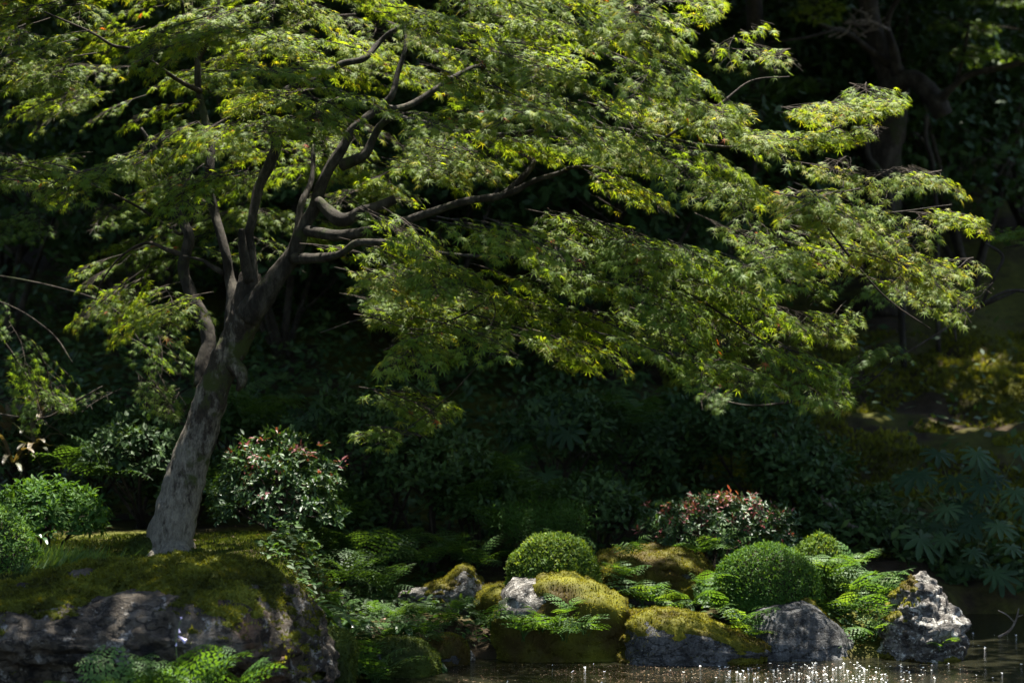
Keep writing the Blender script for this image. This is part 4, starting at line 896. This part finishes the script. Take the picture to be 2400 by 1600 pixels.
# leafy ground cover over the low bank
n = 16000; x = rng.uniform(-1.3, 2.4, n); y = rng.uniform(12.4, 15.4, n); z = ground_z(x, y); ok = (z > .03) & (vnoise(np.stack([x, y, x * 0], -1) * 3, 8) > -.35); x, y, z = x[ok], y[ok], z[ok]; n = len(x)
p = np.stack([x, y, z + rng.uniform(0, .10, n)], -1); fw = norm(rng.normal(0, 1, (n, 3)) * np.array([1, 1, .35])); up = norm(np.array([0, -.25, 1]) + rng.normal(0, .3, (n, 3)))
v, f, t2 = bake(LEAF_V * np.array([1, 1.3, 1]), LEAF_F, frames(fw, up), p, .045 * rng.uniform(.5, 1.3, n), rng.random(n))
tag(part('ground_cover', v, f, M_FERN_DK, None, t2), 'low leafy ground cover on the shaded bank', 'plants', kind='stuff')
n = 26000; x = rng.uniform(-4.6, 4.8, n); y = rng.uniform(15.2, 20.5, n); z = ground_z(x, y); moss_ = (x > 1.5 + .35 * vnoise(np.stack([x, y, x * 0], -1) * 1.5, 4)) & (y > 16.4) & (rng.random(n) < .93); ok = (z > .05) & ~moss_ & (vnoise(np.stack([x, y, x * 0], -1) * 1.7, 8) > -.5); x, y, z = x[ok], y[ok], z[ok]; n = len(x)
p = np.stack([x, y, z + rng.uniform(0, .28, n)], -1); fw = norm(rng.normal(0, 1, (n, 3)) * np.array([1, 1, .5])); up = norm(np.array([0, -.5, 1]) + rng.normal(0, .35, (n, 3)))
v, f, t2 = bake(OVAL_V, OVAL_F, frames(fw, up), p, .085 * rng.uniform(.5, 1.3, n), rng.random(n))
tag(part('undergrowth', v, f, M_GLOSSY, None, t2), 'dark leafy undergrowth covering the shaded hillside', 'plants', kind='stuff')
n = 260; x = rng.uniform(-3, 3.6, n); y = 11.5 + 8.5 * rng.random(n) ** 1.8; z = ground_z(x, y); ok = z > .02; p = np.stack([x, y, z + .012], -1)[ok]; n = len(p)
v, f, t2 = bake(OVAL_V, OVAL_F, frames(rand_dirs(rng, n) * np.array([1, 1, .2]), np.array([0, 0, 1]) + rng.normal(0, .3, (n, 3))), p, .035 * rng.uniform(.6, 1.3, n), rng.random(n))
tag(part('fallen_leaves', v, f, M_FALLEN, None, t2), 'scattered dry leaves fallen on moss and soil', 'leaves', kind='stuff')

# ------------------------------------------------------------------ other maples and the gnarled tree
def maple(label, base, regions, limbs, seed, axis_x, bark=M_BARK_DK):
    rng = np.random.default_rng(seed); root = empty('maple_tree', base, label, 'tree')
    for k, rows in enumerate(limbs):
        V, F, T = limb([(*r[:3], max(r[3], 1.5)) for r in rows], 6, 9, .1, seed + k); part('trunk' if k == 0 else 'branch', V, F, bark, root)
    M, L, T, S, (tv, tf, _) = make_sprays(specs_for(regions, rng, axis_x), rng, clip_to(regions, 12))
    if len(tv): part('twigs', tv, tf, M_TWIG, root, kind='stuff')
    V, F, T2 = bake(MAPLE_V, MAPLE_F, M, L, S, T); part('foliage', V, F, M_MAPLE_DIM, root, T2, 'stuff')
b1 = np.array([-3.9, 14.6, gz(-3.9, 14.6) - .05])
maple('maple with drooping strands of leaves hanging over the bamboo grass', b1,
      [([(-100, 690), (60, 690), (130, 740), (190, 800), (170, 880), (120, 900), (60, 800), (-100, 740)], (14.2, 15.0), 2.8, 38, .1, .038),
       ([(40, 800), (80, 830), (70, 960), (95, 1000), (50, 990), (30, 880)], (14.2, 14.8), 5, 55, .05, .038),
       ([(150, 680), (300, 690), (420, 800), (470, 860), (380, 850), (420, 980), (340, 940), (260, 830), (160, 760)], (14.0, 14.8), 3.0, 38, .15, .038),
       ([(90, 920), (160, 880), (280, 905), (250, 935), (120, 950)], (14.2, 14.6), 5, 16, .05, .038),
       ([(-100, 440), (40, 470), (120, 540), (60, 600), (-100, 560)], (15.0, 15.8), 3, 20, -.2, .038)],
      [[(-310, 1330, 14.6, 40), (-300, 1150, 14.6, 34), (-270, 950, 14.6, 30), (-240, 700, 14.6, 24), (-200, 500, 14.7, 18), (-120, 300, 14.8, 10)],
       [(-245, 740, 14.6, 10), (-100, 690, 14.6, 3), (20, 715, 14.6, 2), (120, 780, 14.6, 2), (170, 850, 14.5, 2)],
       [(-225, 640, 14.6, 9), (-60, 640, 14.5, 3), (120, 670, 14.4, 2.2), (260, 720, 14.4, 2.5), (340, 820, 14.4, 2), (400, 930, 14.4, 2)],
       [(-265, 930, 14.6, 8), (-60, 960, 14.5, 2.5), (90, 980, 14.4, 2), (160, 950, 14.4, 3), (240, 905, 14.4, 2)]], 120, -300)
b2 = np.array([4.1, 15.4, gz(4.1, 15.4) - .05])
maple('dim maple reaching low bare boughs over the far moss slope', b2,
      [([(1990, 850), (2080, 815), (2170, 835), (2150, 855), (2010, 860)], (14.4, 14.8), 6, 6, .0, .040),
       ([(1950, 870), (2020, 860), (2030, 890), (1970, 905)], (14.4, 14.8), 7, 10, .0, .040),
       ([(1640, 930), (1700, 905), (1790, 930), (1810, 960), (1700, 970)], (14.2, 14.6), 5, 10, .0, .040),
       ([(1900, 650), (2060, 640), (2100, 700), (1960, 720)], (14.4, 14.8), 1.4, 10, -.2, .040),
       ([(2320, 480), (2500, 470), (2500, 560), (2340, 560)], (14.8, 15.4), 2.4, 8, .0, .040)],
      [[(2700, 1300, 15.4, 46), (2690, 1000, 15.4, 40), (2660, 700, 15.4, 32), (2600, 420, 15.5, 22), (2560, 200, 15.6, 12)],
       [(2670, 780, 15.4, 14), (2500, 720, 15.0, 6), (2380, 680, 14.8, 4), (2290, 720, 14.7, 3.5), (2200, 780, 14.6, 3), (2090, 850, 14.6, 2.5), (2030, 900, 14.6, 2), (1940, 915, 14.5, 2)],
       [(2100, 845, 14.6, 3), (2080, 830, 14.6, 3), (2070, 820, 14.6, 2)],
       [(2300, 715, 14.7, 4), (2330, 650, 14.6, 4), (2350, 600, 14.6, 4), (2310, 570, 14.6, 3)],
       [(1960, 912, 14.5, 3), (1860, 940, 14.4, 3), (1760, 950, 14.4, 2), (1680, 935, 14.4, 2)],
       [(2380, 682, 14.8, 4), (2250, 745, 14.7, 4), (2240, 800, 14.7, 2)]], 130, 2600, M_BARK_DK)
# gnarled tree behind on the right
gb = np.array([*P(2075, 800, 20.6)[:2], 0]); gb[2] = gz(gb[0], gb[1]) - .05
byp = PIX(gb)[1]
maple('gnarled mossy tree with twisted limbs on the shaded slope', gb,
      [([(2180, 20), (2320, 10), (2330, 70), (2200, 90)], (19.4, 20.4), 2.4, 4, -.1, .045), ([(2160, 100), (2400, 90), (2420, 150), (2200, 150)], (19.0, 20.2), 2.4, 4, -.15, .045),
       ([(1860, -30), (2000, -30), (1960, 40), (1890, 80), (1860, 60)], (18.6, 19.2), 2.2, 14, .25, .042), ([(1740, 60), (1850, 50), (1900, 130), (1780, 150)], (19.0, 20.2), 1.8, 8, -.2, .045),
       ([(2330, -20), (2450, -40), (2450, 40), (2340, 30)], (19.2, 20), 2, 6, -.1, .045), ([(1750, 210), (1900, 190), (1960, 240), (1800, 270)], (19.6, 20.4), 2.0, 6, -.3, .045)],
      [[(2075, byp, 20.6, 52), (2080, 620, 20.6, 46), (2070, 420, 20.6, 42), (2078, 300, 20.6, 46), (2095, 200, 20.6, 36), (2060, 110, 20.6, 28), (2040, 40, 20.6, 24), (2030, -60, 20.6, 20)],
       [(2090, 215, 20.5, 26), (2130, 185, 20.4, 22), (2170, 210, 20.3, 24), (2200, 250, 20.2, 25), (2210, 272, 20.2, 22)],
       [(2195, 250, 20.2, 16), (2225, 210, 20.1, 9), (2275, 175, 20.0, 8), (2340, 160, 19.9, 8), (2420, 140, 19.8, 7)],
       [(2085, 150, 20.5, 12), (2040, 120, 20.4, 8), (1990, 80, 20.2, 7), (1930, 60, 19.9, 5), (1890, 30, 19.6, 4)],
       [(2105, 190, 20.5, 16), (2095, 120, 20.4, 12), (2080, 50, 20.4, 8), (2120, -30, 20.3, 6)],
       [(1960, 70, 20.0, 4), (1880, 90, 19.8, 3), (1800, 100, 19.7, 2)],
       [(2240, 200, 20.1, 5), (2260, 120, 19.9, 4), (2270, 60, 19.8, 3)]], 140, 2000)
def bare(name, label, cat, rows_list, mat, group=None):
    r0 = rows_list[0][0]; root = empty(name, P(*r0[:3]), label, cat, group)
    for k, rows in enumerate(rows_list):
        V, F, T = limb([(*r[:3], max(r[3], 1.0)) for r in rows], 6, 7, .1, k); part('stem' if k == 0 else 'branch', V, F, mat, root)
zpy = lambda px, D: PIX(np.array([P(px, 0, D)[0], D, gz(P(px, 0, D)[0], D) - .03]))[1]
bare('bare_sapling', 'thin pale crooked sapling stem in front of the gnarled tree', 'sapling', [[(2120, zpy(2120, 19.6), 19.6, 8), (2105, 620, 19.6, 8), (2080, 440, 19.6, 8), (2060, 400, 19.6, 8), (2035, 365, 19.6, 8), (2027, 310, 19.6, 7), (2025, 250, 19.6, 5)], [(2072, 425, 19.6, 5), (2100, 415, 19.6, 4), (2125, 425, 19.6, 2)]], M_LIMB)
bare('bare_sapling', 'thin forked sapling stem beside the gnarled tree', 'sapling', [[(2200, zpy(2200, 19.9), 19.9, 6), (2195, 520, 19.9, 6), (2185, 380, 19.9, 6), (2170, 330, 19.9, 6), (2172, 270, 19.9, 5)], [(2170, 335, 19.9, 5), (2150, 315, 19.9, 4), (2140, 310, 19.9, 2)]], M_BARK_DK)
bare('fallen_branch', 'fallen grey branch lying on the dark bank behind the azaleas', 'branch', [[(1925, 1165, 15.75, 7), (1960, 1195, 15.7, 8), (1985, 1225, 15.65, 8), (2010, 1240, 15.6, 7), (2035, 1252, 15.55, 5)]], M_DEAD)
bare('dead_twig', 'dead forked twig sticking out of the water beside the pointed rock', 'twig', [[(2340, 1492, 13.9, 3), (2365, 1478, 13.9, 3), (2380, 1455, 13.9, 2.5), (2388, 1425, 13.9, 1.5)], [(2378, 1458, 13.9, 2), (2360, 1440, 13.9, 1.5), (2340, 1430, 13.9, 1)], [(2383, 1445, 13.9, 2), (2398, 1440, 13.9, 1.2)]], M_DEAD)
dt = [[(2085, 70, 19.9, 3), (2040, 50, 19.6, 3), (2000, 52, 19.5, 3), (1985, 75, 19.5, 3), (1960, 90, 19.5, 2)]]
rr = np.random.default_rng(5)
for k in range(16):
    a, bb = rr.uniform(1965, 2060), rr.uniform(40, 80); dt.append([(a, bb, 19.5, 1.8), (a + rr.uniform(-30, 30), bb + rr.uniform(-25, 15), 19.45, 1.4), (a + rr.uniform(-60, 60), bb + rr.uniform(-35, 12), 19.4, 1)])
bare('dead_bough', 'leafless grey bough of fine twigs hanging from the gnarled tree', 'branch', dt, M_DEAD)

# ------------------------------------------------------------------ pond flowers
v1, f1, _ = tube(np.array([[0, 0, -.02], [0, 0, .003]]), [.0008, .0008], 3, cap=False)
pet = []
for k in range(3):
    a = k * 2.094; o = np.array([math.cos(a), math.sin(a), 0]); s = np.array([-o[1], o[0], 0]); c = np.array([0, 0, 0])
    pet.append((np.array([c, c + o * .006 + s * .0045 + [0, 0, .003], c + o * .010 + [0, 0, .004], c + o * .006 - s * .0045 + [0, 0, .003]]), np.array([[0, 1, 2], [0, 2, 3]]), None))
v, f, _ = join(pet); fl = mesh_from('pond_flower', v, f); fl.materials.append(M_PETAL)
rng = np.random.default_rng(17); cnt = 0
while cnt < 230:
    if rng.random() < .95: px, py = rng.normal(1930, 150), rng.uniform(1553, 1604)
    else: px, py = rng.uniform(2255, 2400), rng.uniform(1455, 1520)
    if rng.random() < .06: px = rng.uniform(1130, 2400); py = rng.uniform(1552, 1602)
    D = CAM_H * FPX / (py - 800); p = P(px, py, D); p[2] = rng.uniform(.001, .004)
    if gz(p[0], D) > -.02: continue
    a = rng.uniform(0, 6.28); M = np.array([[math.cos(a), -math.sin(a), 0], [math.sin(a), math.cos(a), 0], [0, 0, 1.0]])
    tl = frames((M[:, 0] + np.array([0, 0, rng.normal(0, .3)]))[None], (np.array([0, -.5, 1]) + rng.normal(0, .3, 3))[None])[0]
    tag(inst('pond_flower', fl, None, tl, p, rng.uniform(.4, .85)), 'tiny white flower standing on the pond surface', 'flower', 'tiny white flowers dotting the pond'); cnt += 1
n = 2600; px = np.concatenate([rng.normal(1600, 220, n // 2), rng.uniform(1050, 2300, n - n // 2)]); py = rng.uniform(1556, 1605, n); D = CAM_H * FPX / (py - 800); p = np.stack([(px - 1200) / FPX * D, D, np.full(n, .003)], -1)
v, f, t2 = bake(OVAL_V, OVAL_F, frames(rand_dirs(rng, n) * np.array([1, 1, .1]), np.array([0, 0, 1]) + rng.normal(0, .12, (n, 3))), p, .008 * rng.uniform(.4, 1.6, n), rng.random(n))
tag(part('floating_petals', v, f, M_FALLEN, None, t2), 'specks of fallen petals and leaf bits floating on the pond', 'petals', kind='stuff')

# ------------------------------------------------------------------ tall evergreens overhead, their unseen crowns shaped to cast the wanted dapple
LIT_MAPLE = [(800, 40, 330, 12.95, .65), (1080, 80, 260, 12.95, .65), (1450, 90, 330, 12.95, .65), (1760, 150, 140, 12.8, .65), (1580, 330, 300, 12.7, .5), (1960, 270, 170, 12.7, .5), (2090, 560, 220, 12.7, .7), (2050, 740, 170, 12.9, .6), (690, 430, 130, 14.3, .5), (300, 570, 120, 14.3, .4), (950, 350, 130, 14.3, .5),
             (1290, 560, 90, 11.9, .2), (1350, 640, 120, 11.8, .2), (960, 690, 120, 11.9, .2), (870, 1020, 70, 11.8, .12), (1290, 770, 70, 11.8, .15), (1600, 850, 90, 11.9, .2), (1850, 620, 100, 12.0, .2), (1620, 590, 120, 12.0, .2), (780, 640, 70, 12.0, .15), (330, 150, 120, 13.0, .2)]
ROOF = LIT_LOW + LIT_MAPLE + LIT_LEFT
rng = np.random.default_rng(23)
g = np.stack(np.meshgrid(np.arange(-6, 6.5, .36), np.arange(10.6, 30, .36), [0, 1, 2], indexing='ij'), -1).reshape(-1, 3)
C = np.stack([g[:, 0], g[:, 1], 5.6 + g[:, 2] * 1.1 + np.clip(g[:, 1] - 18, 0, None) * .55], -1) + rng.normal(0, .14, (len(g), 3))
lit = beam(C, LIT_MAPLE + LIT_LEFT, .12) | (beam(C, LIT_LOW, .10) & (rng.random(len(C)) < .85))
prob = np.where((C[:, 1] > 15.6) | ((C[:, 1] < 13.6) & (C[:, 0] < -.2)), .97, .80)  # crown packed denser where deep shade is wanted
C = C[(~lit) & (rng.random(len(C)) < prob)]  # gaps carved in the crowns so sun lands on the chosen spots
TR = [(-4.3, 15.8, .24), (4.4, 17.0, .26), (-1.3, 21.5, .25), (P(1745, 0, 21)[0], 21.0, .10), (P(1800, 0, 23)[0], 23.5, .10), (-5.2, 20.5, .25), (5.6, 21.5, .25)]
own = np.argmin(np.stack([np.hypot(C[:, 0] - a, C[:, 1] - b_) for a, b_, _ in TR]), 0)
TL = ['tall evergreen roofing the garden from the bank beyond the drooping maple', 'tall evergreen roofing the garden from beside the dim maple', 'tall evergreen standing high on the hill straight behind the leaning maple', 'slim evergreen trunk rising near the dead bough', 'slim evergreen trunk behind the other slim trunk', 'tall evergreen far up the hill beyond the drooping maple', 'tall evergreen far up the hill beyond the dim maple']
for k, (tx, ty, tr) in enumerate(TR):
    z0 = gz(tx, ty) - .1; root = empty('evergreen_tree', (tx, ty, z0), TL[k], 'tree')
    zt = max(8.0, z0 + 6); s = spline(np.array([[tx, ty, z0], [tx + .1, ty, z0 + 2.2], [tx - .05, ty - .1, z0 + 4.4], [tx, ty - .2, zt]]), 8)
    v, f, t = tube(s, np.linspace(tr, tr * .35, len(s)), 14, .08, 400 + k); part('trunk', v, f, M_BARK_DK, root)
    mine = C[own == k]
    if len(mine) == 0: continue
    for q in mine[rng.choice(len(mine), min(14, len(mine)), replace=False)]:
        st = s[min(len(s) - 1, 12 + int(rng.integers(10)))]
        if q[2] < 5.2: continue
        mid = (st + q) / 2 + np.array([0, 0, .35]); v, f, t = lanky([st, mid, q], .06, 6, 6, k); part('branch', v, f, M_BARK_DK, root)
    nper = np.where((mine[:, 1] > 15.6) | ((mine[:, 1] < 13.6) & (mine[:, 0] < -.2)), 44, 20); N = int(nper.sum()); p = np.repeat(mine, nper, 0); p = p + rng.normal(0, 1, (N, 3)) * np.where(p[:, 1:2] > 15.6, .25, .15) * np.array([1, 1, .6]); p = p[~(beam(p, LIT_MAPLE + LIT_LEFT, .03) | (beam(p, LIT_LOW, .02) & (rng.random(len(p)) < .85)) | (beam(p, LIT_SLOPE, .1) & (rng.random(len(p)) < .88)))]; N = len(p)  # single leaves in those beams are stripped out too
    v, f, t2 = bake(OVAL_V * np.array([1, 1.1, 1]), OVAL_F, frames(rand_dirs(rng, N), np.array([0, 0, 1]) + rng.normal(0, .5, (N, 3))), p, np.where(p[:, 1] > 15.8, .24, .15) * rng.uniform(.6, 1.2, N), rng.random(N))
    part('foliage', v, f, M_CANOPY, root, t2, 'stuff')

# ------------------------------------------------------------------ unseen trees added around the pond to block low sky light
WG = 'unseen broad evergreens added to screen the sky around the pond'
rng = np.random.default_rng(77)
WL = [(-9.5, 12.5), (-10.0, 8.0), (-10.0, 3.5), (-8.5, -1.5), (8.5, -1.5), (10.0, 3.5), (10.0, 8.0), (9.5, 12.5)]
for k, (tx, ty) in enumerate(WL):
    root = empty('sky_screen_tree', (tx, ty, -.45), 'unseen broad evergreen added to screen the sky around the pond', 'tree', WG)
    s = spline(np.array([[tx, ty, -.45], [tx + .1, ty, 2.5], [tx, ty + .1, 5], [tx, ty, 9.5]]), 6)
    v, f, t = tube(s, np.linspace(.32, .10, len(s)), 12, .08, 700 + k); part('trunk', v, f, M_BARK_DK, root)
    d = rand_dirs(rng, 90); cc = np.array([tx, ty, 5.6]) + d * np.array([2.7, 2.7, 5.0]) * rng.uniform(.55, 1, (90, 1)) ** .4
    for q in cc[:9]:
        st = s[int(rng.integers(6, len(s)))]; v, f, t = lanky([st, (st + q) / 2 + np.array([0, 0, .3]), q], .07, 5, 6, k); part('branch', v, f, M_BARK_DK, root)
    N = 90 * 40; p = np.repeat(cc, 40, 0) + rng.normal(0, .42, (N, 3)); p = p[p[:, 2] > .3]; N = len(p)
    v, f, t2 = bake(OVAL_V * np.array([1, 1.4, 1]), OVAL_F, frames(rand_dirs(rng, N), rand_dirs(rng, N)), p, .34 * rng.uniform(.6, 1.2, N), rng.random(N))
    part('foliage', v, f, M_CANOPY, root, t2, 'stuff')
